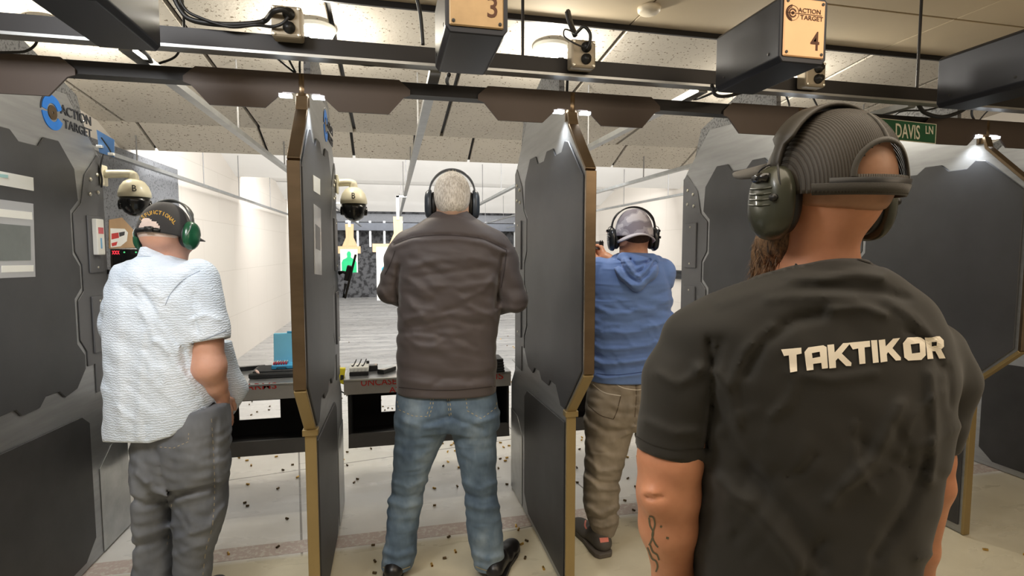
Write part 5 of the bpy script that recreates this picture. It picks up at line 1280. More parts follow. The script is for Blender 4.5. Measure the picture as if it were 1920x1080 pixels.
def pale_shirt_man():
    p = person('person in a pale blue short sleeved shirt, black cap and gray jeans, hand in pocket', 2.05, 318)
    sk = skinmat('skin_ruddy', (210, 158, 134), (222, 172, 150)); d = 2.05
    H = Head(V(314, 442, 2.09), rot(6, 14, -2))
    tor = [row(478, 262, 338, d + 0.03, 0.08), row(490, 247, 352, d + 0.02, 0.10), row(510, 226, 378, d, 0.115), row(540, 206, 398, d, 0.13), row(580, 198, 402, d, 0.145), row(640, 197, 402, d, 0.155), row(700, 197, 408, d, 0.165),
           row(760, 197, 414, d, 0.17), row(800, 197, 412, d, 0.17), row(835, 198, 405, d, 0.17)]
    S = Sdf((V(180, 0, d)[0] - 0.09, d - 0.26, 0.66), (V(475, 0, d)[0] + 0.08, d + 0.38, 1.58), 0.0075)
    S.loft(tor, n=2.4)
    S.cone(V(372, 520, d), 0.072, V(392, 640, d - 0.03), 0.080, 0.05, flat=True)
    S.cone(V(240, 520, d), 0.060, V(222, 610, d + 0.10), 0.072, 0.05); S.cone(V(222, 610, d + 0.10), 0.07, V(262, 655, d + 0.24), 0.062, 0.03, flat=True)
    # loose front panel swinging out past the arm
    S.loft([row(640, 380, 434, d + 0.10, 0.05), row(690, 385, 448, d + 0.13, 0.05), row(735, 392, 466, d + 0.15, 0.05), row(765, 396, 452, d + 0.15, 0.045), row(785, 400, 436, d + 0.14, 0.04)], 0.02, 2.2)
    ripple(S, 5, 0.003, 0.10, 0.9, 2.6, 0.75, 1.45)
    folds(S, [([(290, 500), (292, 560), (300, 600), (325, 640), (340, 670)], 7, 5), ([(262, 540), (300, 600), (340, 655), (352, 700)], 5, -6), ([(345, 655), (352, 690), (372, 715)], 5, -4),
              ([(310, 560), (330, 545), (350, 520), (372, 505)], 3, -4), ([(360, 600), (385, 590), (410, 600)], 5, 4), ([(255, 690), (300, 730), (335, 760)], 7, 3), ([(240, 720), (290, 765)], 6, -3),
              ([(270, 620), (262, 700), (258, 820)], 7, 4), ([(225, 560), (222, 640), (226, 800)], 8, 3), ([(300, 640), (340, 700), (380, 750)], 6, 5), ([(262, 580), (275, 600), (290, 640)], 6, 5), ([(430, 660), (442, 700), (448, 735)], 5, -5),
              ([(255, 492), (300, 500), (345, 512)], 4, 2)] + foldset(8, 205, 400, 500, 820, 26, 50, 5, 3.5, 1.0, 0.5), d + 0.05)
    # curved hem
    X, Y = S.pix(); hem = np.interp(X, [190, 280, 322, 350, 378, 402, 425, 440, 466], [829, 831, 818, 800, 776, 752, 790, 775, 734])
    U, D, Z = S.pts(tuple(slice(0, n) for n in S.n))
    low = np.maximum(S.f, (Y - hem) / 1000 * D * 1.0); S.f = low.astype(np.float32)
    cb = V(300, 472, d + 0.02); S.clip(cb, (0, -0.15, 1), 0.14)
    k = NT('pale_blue_textured_shirt'); vec = k.coord(); f = k.noise(vec, 5, 4, 0.6)
    k.l(k.ramp(f, [(0.35, lin((214, 228, 244))), (0.65, lin((226, 237, 250)))]), k.b.inputs['Base Color']); k.b.inputs['Roughness'].default_value = 0.85; k.b.inputs['Sheen Weight'].default_value = 0.2
    wv = k.n('ShaderNodeTexWave', wave_type='BANDS', bands_direction='Z'); wv.inputs['Scale'].default_value = 34; wv.inputs['Distortion'].default_value = 7; wv.inputs['Detail'].default_value = 3; wv.inputs['Detail Scale'].default_value = 2.2; k.l(vec, wv.inputs['Vector'])
    k.bump(wv.outputs['Fac'], 0.35, 0.005); creases(k, 4.5, 0.2, (1.2, 1, 0.9), 0.03, (0, 0.6, 0)); sm = k.m
    geo = []; zc = float(V(392, 640, d)[2])
    a_, b_ = V(372, 520, d), V(392, 640, d - 0.03)
    sh = skinobj('shirt', S, sm, p, [(b_, b_ - a_, 0.13)], 0.003, keepgeo=geo)
    cl = Sdf(V(240, 510, d) - np.array((0.03, 0.2, 0.02)), V(362, 455, d) + np.array((0.03, 0.22, 0.03)), 0.005)
    cl.loft([row(500, 250, 352, d + 0.03, 0.105), row(484, 256, 344, d + 0.035, 0.100), row(470, 261, 337, d + 0.04, 0.094), row(458, 265, 332, d + 0.045, 0.090)], n=2.1)
    zt = V(300, 461, d)[2]; U, D, Z = cl.pts(tuple(slice(0, n) for n in cl.n)); cl.f = np.maximum(cl.f, Z - (zt - 0.45 * (D - d + 0.05))); cl.f = np.maximum(cl.f, (V(300, 482, d)[2] - 0.30 * (D - d + 0.05)) - Z)
    skinobj('collar', cl, sm, sh)
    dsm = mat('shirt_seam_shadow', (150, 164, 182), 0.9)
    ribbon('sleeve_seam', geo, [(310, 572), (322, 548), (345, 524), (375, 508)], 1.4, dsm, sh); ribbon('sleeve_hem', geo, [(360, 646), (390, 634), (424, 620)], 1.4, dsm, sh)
    # jeans
    J = Sdf((V(235, 900, d)[0] - 0.08, d - 0.25, 0.02), (V(440, 900, d)[0] + 0.05, d + 0.26, 1.02), 0.0078)
    J.loft([row(757, 268, 427, d, 0.125), row(775, 256, 430, d, 0.135), row(820, 248, 431, d, 0.14), row(860, 246, 430, d, 0.13), row(900, 246, 429, d, 0.11)], n=2.4)
    J.loft([row(860, 246, 345, d - 0.01, 0.115), row(900, 246, 335, d - 0.01, 0.11), row(960, 245, 327, d - 0.01, 0.10), row(1010, 249, 325, d, 0.092), row(1050, 247, 325, d, 0.088), row(1080, 246, 328, d, 0.086), row(1130, 250, 322, d, 0.078), row(1168, 252, 320, d, 0.075)], 0.03, 2.2)
    J.loft([row(860, 312, 431, d + 0.03, 0.115), row(900, 315, 429, d + 0.03, 0.108), row(950, 322, 428, d + 0.03, 0.10), row(1000, 324, 416, d + 0.03, 0.092), row(1040, 324, 402, d + 0.03, 0.086), row(1080, 324, 398, d + 0.03, 0.082), row(1130, 328, 392, d + 0.03, 0.076), row(1168, 330, 390, d + 0.03, 0.074)], 0.02, 2.2)
    ripple(J, 12, 0.0035, 0.07, 0.6, 2.0, 0.1, 0.8)
    folds(J, [([(292, 840), (305, 900), (316, 925)], 4, -5), ([(330, 930), (360, 918), (400, 910)], 5, -5), ([(320, 945), (350, 935), (395, 925)], 6, 6), ([(255, 890), (270, 905), (290, 920), (315, 930)], 6, 6), ([(250, 935), (270, 948), (300, 940)], 5, -6),
              ([(322, 940), (345, 970), (352, 985)], 5, -6), ([(395, 985), (410, 960), (426, 945)], 5, 6), ([(250, 1025), (280, 1020), (318, 1005)], 5, -6), ([(255, 1010), (285, 1000), (320, 985)], 6, 5), ([(330, 1010), (360, 1000), (398, 990)], 5, 4),
              ([(330, 1040), (355, 1030), (390, 1020)], 5, 4), ([(250, 860), (268, 880), (275, 905)], 6, 5), ([(350, 860), (380, 870), (420, 865)], 6, 3), ([(405, 790), (400, 850), (405, 920)], 5, -3)], d + 0.05)
    dn = NT('faded_gray_denim'); vec = dn.coord(); f = dn.noise(dn.coord((1, 1, 0.6)), 5.5, 4, 0.6)
    dn.l(dn.ramp(f, [(0.34, lin((92, 97, 106))), (0.55, lin((116, 120, 126))), (0.72, lin((138, 143, 152)))]), dn.b.inputs['Base Color']); dn.b.inputs['Roughness'].default_value = 0.85; dn.bump(dn.noise(vec, 800, 2), 0.15, 0.002); creases(dn, 7, 0.34, (0.8, 1, 1.9), rotz=(0, 0.5, 0))
    geo = []; jo = skinobj('jeans', J, dn.m, p, keepgeo=geo); th = mat('gray_jeans_thread', (172, 162, 140), 0.8)
    ribbon('side_stitching', geo, [(396, 785), (400, 850), (402, 920), (398, 985), (386, 1030), (380, 1078)], 1.4, th, jo, dash=2, step=5)
    ribbon('pocket_stitching', geo, [(300, 838), (325, 840), (353, 828), (354, 808)], 1.3, th, jo, dash=2, step=4, smooth_path=False); ribbon('inseam_stitching', geo, [(322, 945), (318, 990), (312, 1025)], 1.2, th, jo, dash=2, step=5)
    # body with arm reaching into the pocket
    B = Sdf((V(190, 0, d)[0] - 0.1, d - 0.24, 0.05), (V(445, 0, d)[0] + 0.05, d + 0.55, 1.70), 0.006)
    head_sdf(B, H); B.cone(V(304, 500, d + 0.03), 0.062, V(308, 452, d + 0.055), 0.064, 0.03)
    B.loft(taper(tor[2:8], 0.035), 0.03)
    el = V(392, 688, d - 0.04); wr = V(414, 742, d + 0.03)
    B.cone(V(372, 528, d), 0.052, V(388, 640, d - 0.03), 0.054, 0.02); B.cone(V(388, 640, d - 0.03), 0.054, el, 0.058, 0.02); B.cone(el, 0.057, V(404, 722, d), 0.040, 0.025); B.cone(V(404, 722, d), 0.040, wr, 0.031, 0.02)
    hand(B, wr, (0.05, 0.30, -1), (-1, 0.1, 0), (0, 1, 0.2), 0.15, 1.02)
    e2, w2 = V(222, 640, d + 0.10), V(270, 672, d + 0.30)
    B.cone(V(240, 525, d), 0.045, e2, 0.042, 0.02); B.cone(e2, 0.042, w2, 0.030, 0.02); hand(B, w2, (0.4, 1, 0.1), (0.7, 0, -0.5), (0.2, 0, 1), 0.5)
    for x0, x1, x2 in ((292, 286, 286), (372, 368, 360)): B.cone(V(x0, 850, d + 0.01), 0.06, V(x1, 990, d + 0.01), 0.045, 0.03); B.cone(V(x1, 990, d + 0.01), 0.045, V(x2, 1160, d + 0.01), 0.04, 0.02)
    skinobj('body', B, sk, p); eyes(H, p)
    # thin white hair fringe below the cap
    hr = Sdf(H.c - 0.15, H.c + 0.15, 0.0045); hr.ell(H(0, -0.046, -0.006), (0.066, 0.064, 0.052), 0.01, H.R); hr.ell(H(0, -0.02, 0.02), (0.0765, 0.096, 0.07), 0.02, H.R)
    hr.ell(H(0, 0.13, -0.03), (0.16, 0.12, 0.2), 0.01, H.R, 'sub'); hr.ell(H(0, 0.0, -0.14), (0.2, 0.2, 0.10), 0.01, H.R, 'sub')
    skinobj('hair', hr, mat('cropped_white_hair', (226, 206, 196), 0.8, 0, 0.06, 40, 0.5, 300), p, it=1)
    capm = fabric('black_cap_cotton', (46, 44, 44), 900, 0.15, 0.8, 0.08)
    arch = lambda c: c[1] < -0.05 and ((c[0] - 0.010) / 0.038) ** 2 + ((c[2] - 0.000) / 0.028) ** 2 < 1 and c[2] > -0.004
    co, cb = headpart('cap', dome_cap(H, arch=arch, rx=0.087, ry=0.107, rz=0.098, low=-0.046), H, capm, p, 0.002)
    headpart('brim', cap_brim(H, 0.080, 0.090, 0.092, 0.032, 1, 0.014), H, capm, co, 0.004)
    st = []; M4 = H.mtx()
    for i in range(15):
        a = -pi / 2 + (-0.62 + 1.24 * i / 14); st.append((0.088 * cos(a), -0.012 + 0.109 * sin(a)))
    vs = [(x, y, z) for x, y in st for z in (-0.017, -0.002)]; fs = [(2 * i, 2 * i + 2, 2 * i + 3, 2 * i + 1) for i in range(14)]
    so, _ = headpart('strap', (vs, fs), H, M_black, co, 0.003)
    headpart('buckle', (lambda m: (m.v, m.f))(MB().box(0.008, 0.036, -0.127, -0.116, -0.019, 0.000)), H, mat('dark_metal_buckle', (60, 60, 60), 0.4, 0.6), co, 0)
    yt = mat('gold_lettering', (226, 176, 60), 0.7)
    letters_arc('YSFUNCTIONAL', [(264, 416), (273, 408), (288, 402), (304, 404), (317, 412), (326, 422)], 7.4, [cb], yt, co, 0.95)
    muffs(H, p, mat('dark_green_muff_shell', (26, 84, 56), 0.28, 0.0, 0.08, coat=0.4), mat('gray_muff_band', (92, 94, 92), 0.4, 0.2), cs=1.0, bandr=0.140, wd=0.100, cupz=0.004, th=0.028, tilt=0.0)
    smm = mat('dark_gray_shoe', (44, 42, 42), 0.6)
    for x in (285, 360):
        u = V(x, 1190, d)[0]; s = Sdf((u - 0.08, d - 0.13, 0), (u + 0.09, d + 0.26, 0.18), 0.0065); shoe(s, (u, d - 0.05, 0), (u + 0.01, d + 0.18, 0)); o = skinobj('shoe', s, smm, p); sole('sole', (u, d - 0.10), (u + 0.01, d + 0.21), M_black, o)
pale_shirt_man()

# ------------------------------------------------------------------ man in the blue hoodie, aiming
def blue_hoodie_man():
    d = 2.56; p = person('person in a blue hoodie and backwards gray camouflage cap aiming a pistol', d, 1175)
    sk = skinmat('skin_warm', (196, 140, 112), (214, 160, 132)); H = Head(V(1187, 441, d + 0.03), rot(-2, 2))
    tor = [row(470, 1160, 1216, d, 0.07), row(482, 1148, 1228, d, 0.09), row(496, 1125, 1248, d, 0.11), row(520, 1106, 1258, d, 0.125), row(560, 1100, 1261, d, 0.13), row(600, 1099, 1261, d, 0.13), row(650, 1102, 1255, d, 0.125),
           row(690, 1104, 1242, d, 0.12), row(712, 1102, 1235, d, 0.12)]
    S = Sdf((V(1085, 0, d)[0] - 0.05, d - 0.26, 0.80), (V(1270, 0, d)[0] + 0.06, d + 0.62, 1.52), 0.0075)
    S.loft(tor, n=2.5)
    eL, eR = V(1104, 535, d + 0.20), V(1238, 528, d + 0.22); wL, wR = V(1115, 486, d + 0.52), V(1136, 482, d + 0.52)
    S.cone(V(1122, 508, d), 0.068, eL, 0.055, 0.04); S.cone(eL, 0.053, V(1112, 500, d + 0.44), 0.042, 0.02, flat=True)
    S.cone(V(1240, 510, d), 0.068, eR, 0.056, 0.04); S.cone(eR, 0.054, V(1150, 494, d + 0.46), 0.042, 0.02, flat=True)
    ripple(S, 21, 0.0035, 0.055, 0.1, 3.5, 0.86, 1.30)
    st = []
    for i, y in enumerate((560, 580, 598, 618, 632, 648, 662, 674, 686, 698)):
        a = 3 + i * 0.55; st.append(([(1100, y - 14 + i), (1130, y + 2 + i), (1175, y + 6), (1215, y), (1258, y - 18)], 4.0, a if i % 2 else -a * 0.8))
    folds(S, st + [([(1110, 700), (1160, 704), (1232, 694)], 3, -5), ([(1125, 500), (1110, 530)], 4, -4), ([(1245, 500), (1258, 545), (1258, 600)], 4, -4)] + foldset(3, 1105, 1255, 540, 700, 22, 45, 3.5, 3.5, 0.1, 0.4), d + 0.03)
    z0 = float(V(1170, 710, d)[2]); S.clip((0, 0, z0), (0, 0, -1)); S.clip(V(1187, 478, d), (0, -0.2, 1), 0.1)
    hm = fabric('blue_hoodie_jersey', (100, 130, 188), 1000, 0.12, 0.85, 0.06, 4.0, (90, 118, 176), 0.25, dict(sc=9, st=0.35, stretch=(0.5, 1, 3.2), rotz=(0, 0.1, 0)))
    geo = []; so = skinobj('hoodie', S, hm, p, [((0, 0, z0), (0, 0, 1), 99)], 0.004, keepgeo=geo)
    h = Sdf(V(1140, 550, d) - np.array((0.04, 0.28, 0.0)), V(1250, 460, d) + np.array((0.04, 0.2, 0.02)), 0.006)
    h.cone(V(1156, 488, d + 0.02), 0.030, V(1172, 512, d - 0.11), 0.034, 0.03); h.cone(V(1172, 512, d - 0.11), 0.034, V(1194, 532, d - 0.135), 0.030, 0.03); h.cone(V(1194, 532, d - 0.135), 0.030, V(1216, 510, d - 0.12), 0.034, 0.03)
    h.cone(V(1216, 510, d - 0.12), 0.034, V(1232, 490, d + 0.0), 0.030, 0.03); h.cone(V(1168, 484, d - 0.06), 0.028, V(1222, 486, d - 0.06), 0.028, 0.03); h.ell(V(1194, 504, d - 0.10), (0.07, 0.035, 0.055), 0.04)
    folds(h, [([(1160, 492), (1178, 518), (1195, 530)], 3, -9), ([(1170, 486), (1185, 508), (1200, 520)], 3, 7), ([(1228, 492), (1214, 514), (1198, 526)], 3, -9), ([(1218, 488), (1206, 504), (1192, 512)], 3, -8), ([(1182, 486), (1192, 498), (1210, 492)], 3, -8),
              ([(1150, 500), (1165, 520), (1185, 536)], 3, 6)], d)
    skinobj('hood', h, hm, so)
    ribbon('hem_band', geo, [(1106, 700), (1160, 703), (1235, 693)], 1.5, mat('hoodie_seam', (58, 78, 128), 0.9), so)
    J = Sdf((V(1085, 800, d)[0] - 0.04, d - 0.22, 0.04), (V(1275, 800, d)[0] + 0.06, d + 0.36, 0.95), 0.0075)
    J.loft([row(698, 1106, 1236, d, 0.105), row(720, 1103, 1240, d, 0.115), row(760, 1098, 1248, d, 0.125), row(785, 1097, 1252, d, 0.12), row(800, 1098, 1250, d, 0.10)], n=2.4)
    J.loft([row(785, 1097, 1192, d, 0.105), row(810, 1097, 1186, d, 0.10), row(850, 1097, 1175, d, 0.092), row(900, 1094, 1163, d, 0.084), row(950, 1095, 1160, d, 0.080), row(975, 1102, 1160, d, 0.075), row(998, 1112, 1152, d, 0.065)], 0.03, 2.2)
    J.loft([row(785, 1185, 1255, d + 0.06, 0.10), row(850, 1196, 1262, d + 0.10, 0.088), row(900, 1200, 1258, d + 0.12, 0.078), row(950, 1202, 1254, d + 0.13, 0.072), row(990, 1204, 1248, d + 0.14, 0.066)], 0.03, 2.2)
    ripple(J, 31, 0.0032, 0.05, 0.4, 2.0, 0.1, 0.9)
    folds(J, [([(1192, 712), (1193, 750), (1190, 795)], 3, -6), ([(1105, 790), (1140, 810), (1180, 805)], 5, -6), ([(1100, 860), (1125, 885), (1155, 880)], 4, 6), ([(1098, 880), (1125, 905), (1160, 905)], 4, -7), ([(1098, 895), (1125, 918), (1160, 918)], 4, 6),
              ([(1100, 950), (1125, 965), (1158, 950)], 4, 6), ([(1108, 968), (1130, 975), (1158, 962)], 3, -7), ([(1112, 985), (1130, 990), (1155, 980)], 3, 5), ([(1100, 830), (1115, 860), (1120, 900)], 5, 4), ([(1150, 830), (1170, 815), (1190, 800)], 4, 5)], d + 0.04)
    dn = NT('brown_gray_twill'); vec = dn.coord(); f = dn.noise(dn.coord((1, 1, 0.6)), 6, 4, 0.6)
    dn.l(dn.ramp(f, [(0.34, lin((122, 113, 100))), (0.7, lin((168, 157, 142)))]), dn.b.inputs['Base Color']); dn.b.inputs['Roughness'].default_value = 0.7; dn.bump(dn.noise(vec, 900, 2), 0.12, 0.002); creases(dn, 8, 0.34, (0.8, 1, 2.4))
    geo = []; jo = skinobj('trousers', J, dn.m, p, keepgeo=geo); th = mat('white_trouser_thread', (214, 208, 196), 0.8); td = mat('brown_seam_thread', (84, 72, 58), 0.8)
    ribbon('pocket_stitching', geo, [(1112, 720), (1126, 732), (1140, 738), (1164, 742)], 1.6, th, jo); ribbon('yoke_stitching', geo, [(1147, 714), (1165, 726), (1192, 731), (1214, 728)], 1.4, th, jo)
    ribbon('pocket_stitching', geo, [(1164, 742), (1157, 770), (1150, 786)], 1.6, td, jo); ribbon('rear_seam', geo, [(1192, 708), (1193, 745), (1190, 782)], 1.6, td, jo); ribbon('pocket_stitching', geo, [(1103, 760), (1125, 778), (1150, 786)], 1.3, td, jo)
    B = Sdf((V(1085, 0, d)[0] - 0.05, d - 0.2, 0.06), (V(1270, 0, d)[0] + 0.05, d + 0.78, 1.68), 0.006)
    head_sdf(B, H); B.loft([row(500, 1160, 1216, d, 0.06), row(475, 1161, 1215, d, 0.06), row(450, 1164, 1211, d + 0.01, 0.058), row(440, 1167, 1207, d + 0.01, 0.05)], 0.02, 2.1)
    B.loft(taper(tor[3:], 0.035), 0.03)
    for sh, el, wr, s in ((V(1122, 508, d), eL, wL, -1), (V(1240, 510, d), eR, wR, 1)):
        B.cone(sh, 0.045, el, 0.036, 0.02); B.cone(el, 0.036, wr, 0.026, 0.015)
    fw = np.array((-0.22, 1.0, 0.02)); fw /= np.linalg.norm(fw)
    hand(B, wL, fw + np.array((0.12, 0, 0.1)), (1, 0.2, 0), (0, 0, 1), 1.05); hand(B, wR, fw + np.array((-0.12, 0, 0.1)), (-1, 0.2, 0), (0, 0, 1), 1.05)
    for (x0, a), (x1, b_), (x2, c) in (((1145, 0), (1130, 0), (1132, 0.0)), ((1222, 0.05), (1230, 0.11), (1226, 0.14))): B.cone(V(x0, 760, d + a), 0.07, V(x1, 880, d + b_), 0.05, 0.03); B.cone(V(x1, 880, d + b_), 0.05, V(x2, 985, d + c), 0.035, 0.02)
    skinobj('body', B, sk, p); eyes(H, p)
    hr = Sdf(H.c - 0.15, H.c + 0.15, 0.005); hr.ell(H(0, -0.046, -0.010), (0.064, 0.063, 0.058), 0.01, H.R); hr.ell(H(0, -0.02, 0.02), (0.0765, 0.096, 0.07), 0.02, H.R)
    hr.ell(H(0, 0.13, -0.03), (0.16, 0.12, 0.2), 0.01, H.R, 'sub'); hr.ell(H(0, 0.0, -0.14), (0.2, 0.2, 0.095), 0.01, H.R, 'sub')
    skinobj('hair', hr, mat('short_brown_hair', (70, 48, 36), 0.8, 0, 0.2, 60, 0.5, 400), p, it=1)
    # pistol held out in both hands
    g = (V(1122, 462, d + 0.62)); fwW = W(g + fw) - W(g)
    pistol('pistol', 'black pistol held out in the hands of the man in the blue hoodie', tuple(W(g)), tuple(fwW), (0, 0, 1))
    # camouflage cap worn backwards
    k = NT('gray_camouflage_cap'); f = k.noise(k.coord((1, 1, 1.4)), 17, 1.5, 0.45); rp = k.n('ShaderNodeValToRGB'); rp.color_ramp.interpolation = 'CONSTANT'
    e = rp.color_ramp.elements; e.new(0.5); e.new(0.58)
    for el, (ps, c) in zip(e, ((0.0, (200, 196, 204)), (0.47, (166, 162, 174)), (0.56, (138, 132, 144)), (1.0, (138, 132, 144)))): el.position = ps; el.color = (*lin(c), 1)
    k.l(f, rp.inputs[0]); k.l(rp.outputs[0], k.b.inputs['Base Color']); k.b.inputs['Roughness'].default_value = 0.8; cm_ = k.m
    co, cb = headpart('cap', dome_cap(H, rx=0.090, ry=0.108, rz=0.104, low=-0.028, cz=0.02), H, cm_, p, 0.002)
    br, bb = headpart('brim', cap_brim(H, 0.088, 0.062, 0.086, 0.002, -1, 0.016), H, mat('gray_brim_cloth', (186, 182, 192), 0.8), co, 0.006)
    decal('logo', [cb], [(1222, 452), (1225, 457), (1232, 453), (1238, 447), (1231, 451), (1226, 453)], [(0, 1, 2, 3, 4, 5)], M_black, co, 0.0012, 1, 0.05)
    muffs(H, p, mat('black_electronic_muff', (40, 44, 50), 0.3, 0.2, coat=0.3), mat('black_muff_band', (34, 34, 38), 0.4), cs=1.02, bandr=0.134, wd=0.102, kind='tactical', th=0.028)
    sm = mat('dark_gray_sneaker', (84, 80, 76), 0.7, 0, 0.1); og = mat('pink_accent', (232, 138, 122), 0.6)
    hx, tx = V(1128, 1015, d)[0], V(1098, 985, d)[0]
    s = Sdf((tx - 0.1, d - 0.16, 0), (hx + 0.09, d + 0.28, 0.18), 0.006); shoe(s, (hx, d - 0.06, 0), (tx - 0.02, d + 0.17, 0), 0.05, 0.08); geo = []
    o = skinobj('shoe', s, sm, p, keepgeo=geo); sole('sole', (hx, d - 0.115), (tx - 0.025, d + 0.215), mat('rubber_sole', (96, 90, 84), 0.7), o, 0.056)
    decal('heel_patch', geo, [(1124, 1009), (1140, 1008), (1141, 1016), (1126, 1018)], [(0, 1, 2, 3)], og, o, 0.002, 1, 0.05)
    ribbon('side_mark', geo, [(1099, 972), (1097, 985), (1100, 992)], 3.0, og, o)
    u = V(1232, 1000, d + 0.14)[0]; s = Sdf((u - 0.09, d, 0), (u + 0.12, d + 0.45, 0.18), 0.007); shoe(s, (u, d + 0.08, 0), (u + 0.03, d + 0.33, 0), 0.05, 0.08); o = skinobj('shoe', s, sm, p); sole('sole', (u, d + 0.03), (u + 0.03, d + 0.37), MATS['rubber_sole'], o, 0.056)
blue_hoodie_man()

# ------------------------------------------------------------------ bearded man in front
def bearded_man():
    d = 0.92; p = person('bearded person nearest the camera in a dark T-shirt with cream lettering and a trucker cap', d, 1545)
    sk = skinmat('skin_tan', (190, 130, 98), (206, 146, 112)); H = Head(V(1543, 362, 0.92), rot(-16, -3, 0), 1.0)
    tor = [row(484, 1462, 1612, d + 0.01, 0.075), row(494, 1438, 1640, d, 0.085), row(510, 1405, 1672, d, 0.095), row(530, 1366, 1700, d, 0.102), row(555, 1326, 1734, d, 0.108), row(600, 1282, 1766, d, 0.115), row(660, 1276, 1784, d, 0.12),
           row(740, 1290, 1788, d, 0.122), row(820, 1304, 1778, d, 0.12), row(900, 1306, 1760, d, 0.118), row(980, 1302, 1738, d, 0.116), row(1080, 1298, 1712, d, 0.116), row(1180, 1290, 1690, d, 0.118), row(1250, 1285, 1680, d, 0.12)]
    S = Sdf((V(1170, 0, d)[0] - 0.05, d - 0.2, V(0, 1250, d)[2] + 0.004), (V(1840, 0, d)[0] + 0.06, d + 0.2, 1.60), 0.0056)
    S.loft(tor, n=2.5)
    aL, bL = V(1304, 645, d), V(1254, 846, d - 0.005); aR, bR = V(1770, 625, d), V(1760, 843, d + 0.03)
    S.cone(aL, 0.060, V(1272, 720, d), 0.058, 0.04); S.cone(V(1274, 720, d), 0.058, bL, 0.060, 0.03, flat=True)
    S.cone(V(1736, 655, d + 0.02), 0.056, V(1772, 715, d + 0.03), 0.048, 0.04); S.cone(V(1772, 715, d + 0.03), 0.046, bR, 0.034, 0.03, flat=True)
    ripple(S, 41, 0.002, 0.09, 0.5, 3.0, 0.8, 1.42)
    folds(S, [([(1505, 500), (1560, 505), (1610, 498), (1645, 500)], 7, -5), ([(1480, 520), (1545, 522), (1600, 512), (1655, 520)], 8, 5), ([(1500, 545), (1560, 540), (1640, 545), (1700, 560)], 8, -4), ([(1440, 560), (1520, 552), (1600, 560)], 10, 3.5),
              ([(1560, 580), (1620, 575), (1660, 590)], 8, 4), ([(1400, 700), (1430, 640), (1490, 600), (1540, 590)], 12, -6), ([(1370, 720), (1395, 660), (1450, 615)], 10, 5), ([(1325, 700), (1345, 670), (1352, 640)], 8, -5),
              ([(1330, 640), (1338, 720), (1325, 840)], 7, -7), ([(1310, 690), (1345, 700), (1370, 740), (1385, 800)], 10, 5), ([(1340, 760), (1380, 840), (1430, 900)], 14, -6), ([(1345, 900), (1420, 960), (1500, 1060)], 16, 7), ([(1400, 880), (1480, 960), (1540, 1060)], 15, -5),
              ([(1700, 620), (1740, 640), (1765, 690)], 8, -4), ([(1778, 690), (1782, 760)], 6, -2.5), ([(1745, 700), (1755, 800), (1745, 900)], 9, 5), ([(1690, 760), (1640, 860), (1560, 940)], 14, 5), ([(1740, 860), (1700, 950), (1640, 1040)], 13, -5),
              ([(1350, 570), (1420, 545), (1480, 530)], 9, 3), ([(1660, 560), (1720, 600), (1750, 640)], 9, 3), ([(1480, 700), (1560, 712), (1640, 700)], 9, 2.5), ([(1210, 790), (1260, 812), (1315, 810)], 9, 3), ([(1232, 700), (1270, 720), (1310, 700)], 9, 3)]
          + foldset(14, 1320, 1760, 720, 1070, 22, 110, 9, 3, -0.7, 0.6), d + 0.02)
    nk = V(1530, 482, d); U, D, Z = S.pts(tuple(slice(0, n) for n in S.n))
    zb = V(1500, 487, d)[2]; S.f = np.maximum(S.f, (Z - (zb - 0.55 * (D - (d - 0.06)) + 0.10 * (U - nk[0])))).astype(np.float32)
    nrm = np.array((-0.10, 0.55, 1.0)); npnt = np.array((nk[0], d - 0.06, zb))
    k = NT('black_olive_cotton'); vec = k.coord(); f = k.noise(vec, 4, 4)
    k.l(k.ramp(f, [(0.35, lin((28, 27, 23))), (0.65, lin((35, 33, 28)))]), k.b.inputs['Base Color']); k.b.inputs['Roughness'].default_value = 0.8; k.b.inputs['Sheen Weight'].default_value = 0.12
    k.bump(k.noise(vec, 1400, 2), 0.08, 0.001); creases(k, 4.5, 0.16, (0.8, 1, 2.0), 0.02, (0, 0.5, 0))
    geo = []; ts = skinobj('shirt', S, k.m, p, [(npnt, nrm, 0.13), (bL, bL - V(1274, 720, d), 0.085), (bR, bR - V(1772, 715, d + 0.03), 0.07), ((0, 0, V(0, 1250, d)[2]), (0, 0, 1), 99)], 0.003, 3, geo)
    # lettering across the back, letter shapes as printed
    L = {'T': [[(548, 885), (668, 875), (670, 908), (640, 914), (644, 1008), (602, 1014), (594, 918), (565, 922)]],
         'A': [[(678, 900), (700, 874), (790, 862), (810, 872), (818, 990), (782, 994), (778, 960), (730, 966), (732, 1000), (692, 1005)]],
         'K': [[(806, 860), (846, 856), (850, 902), (900, 850), (945, 848), (892, 908), (950, 960), (948, 978), (918, 978), (870, 934), (856, 948), (858, 988), (818, 992)]],
         'T2': [[(925, 848), (1052, 836), (1054, 870), (1020, 874), (1026, 964), (990, 968), (982, 880), (950, 886)]],
         'I': [[(1054, 834), (1090, 832), (1100, 958), (1066, 962)]],
         'K2': [[(1094, 832), (1132, 828), (1136, 868), (1180, 824), (1222, 820), (1176, 878), (1226, 930), (1226, 946), (1196, 948), (1150, 900), (1142, 912), (1146, 952), (1106, 958)]],
         'O': [[(1230, 850), (1256, 820), (1335, 816), (1362, 832), (1366, 918), (1340, 944), (1262, 948), (1238, 930)]],
         'R': [[(1354, 816), (1440, 812), (1464, 834), (1466, 870), (1450, 884), (1476, 934), (1438, 936), (1416, 894), (1396, 896), (1402, 938), (1368, 940)]]}
    holes = {'A': [(722, 906), (768, 898), (772, 926), (726, 934)], 'O': [(1276, 856), (1328, 852), (1332, 902), (1284, 908)], 'R': [(1394, 842), (1424, 840), (1424, 862), (1396, 864)]}
    cream = mat('cream_print', (252, 242, 224), 0.7, 0, 0.05, 20)
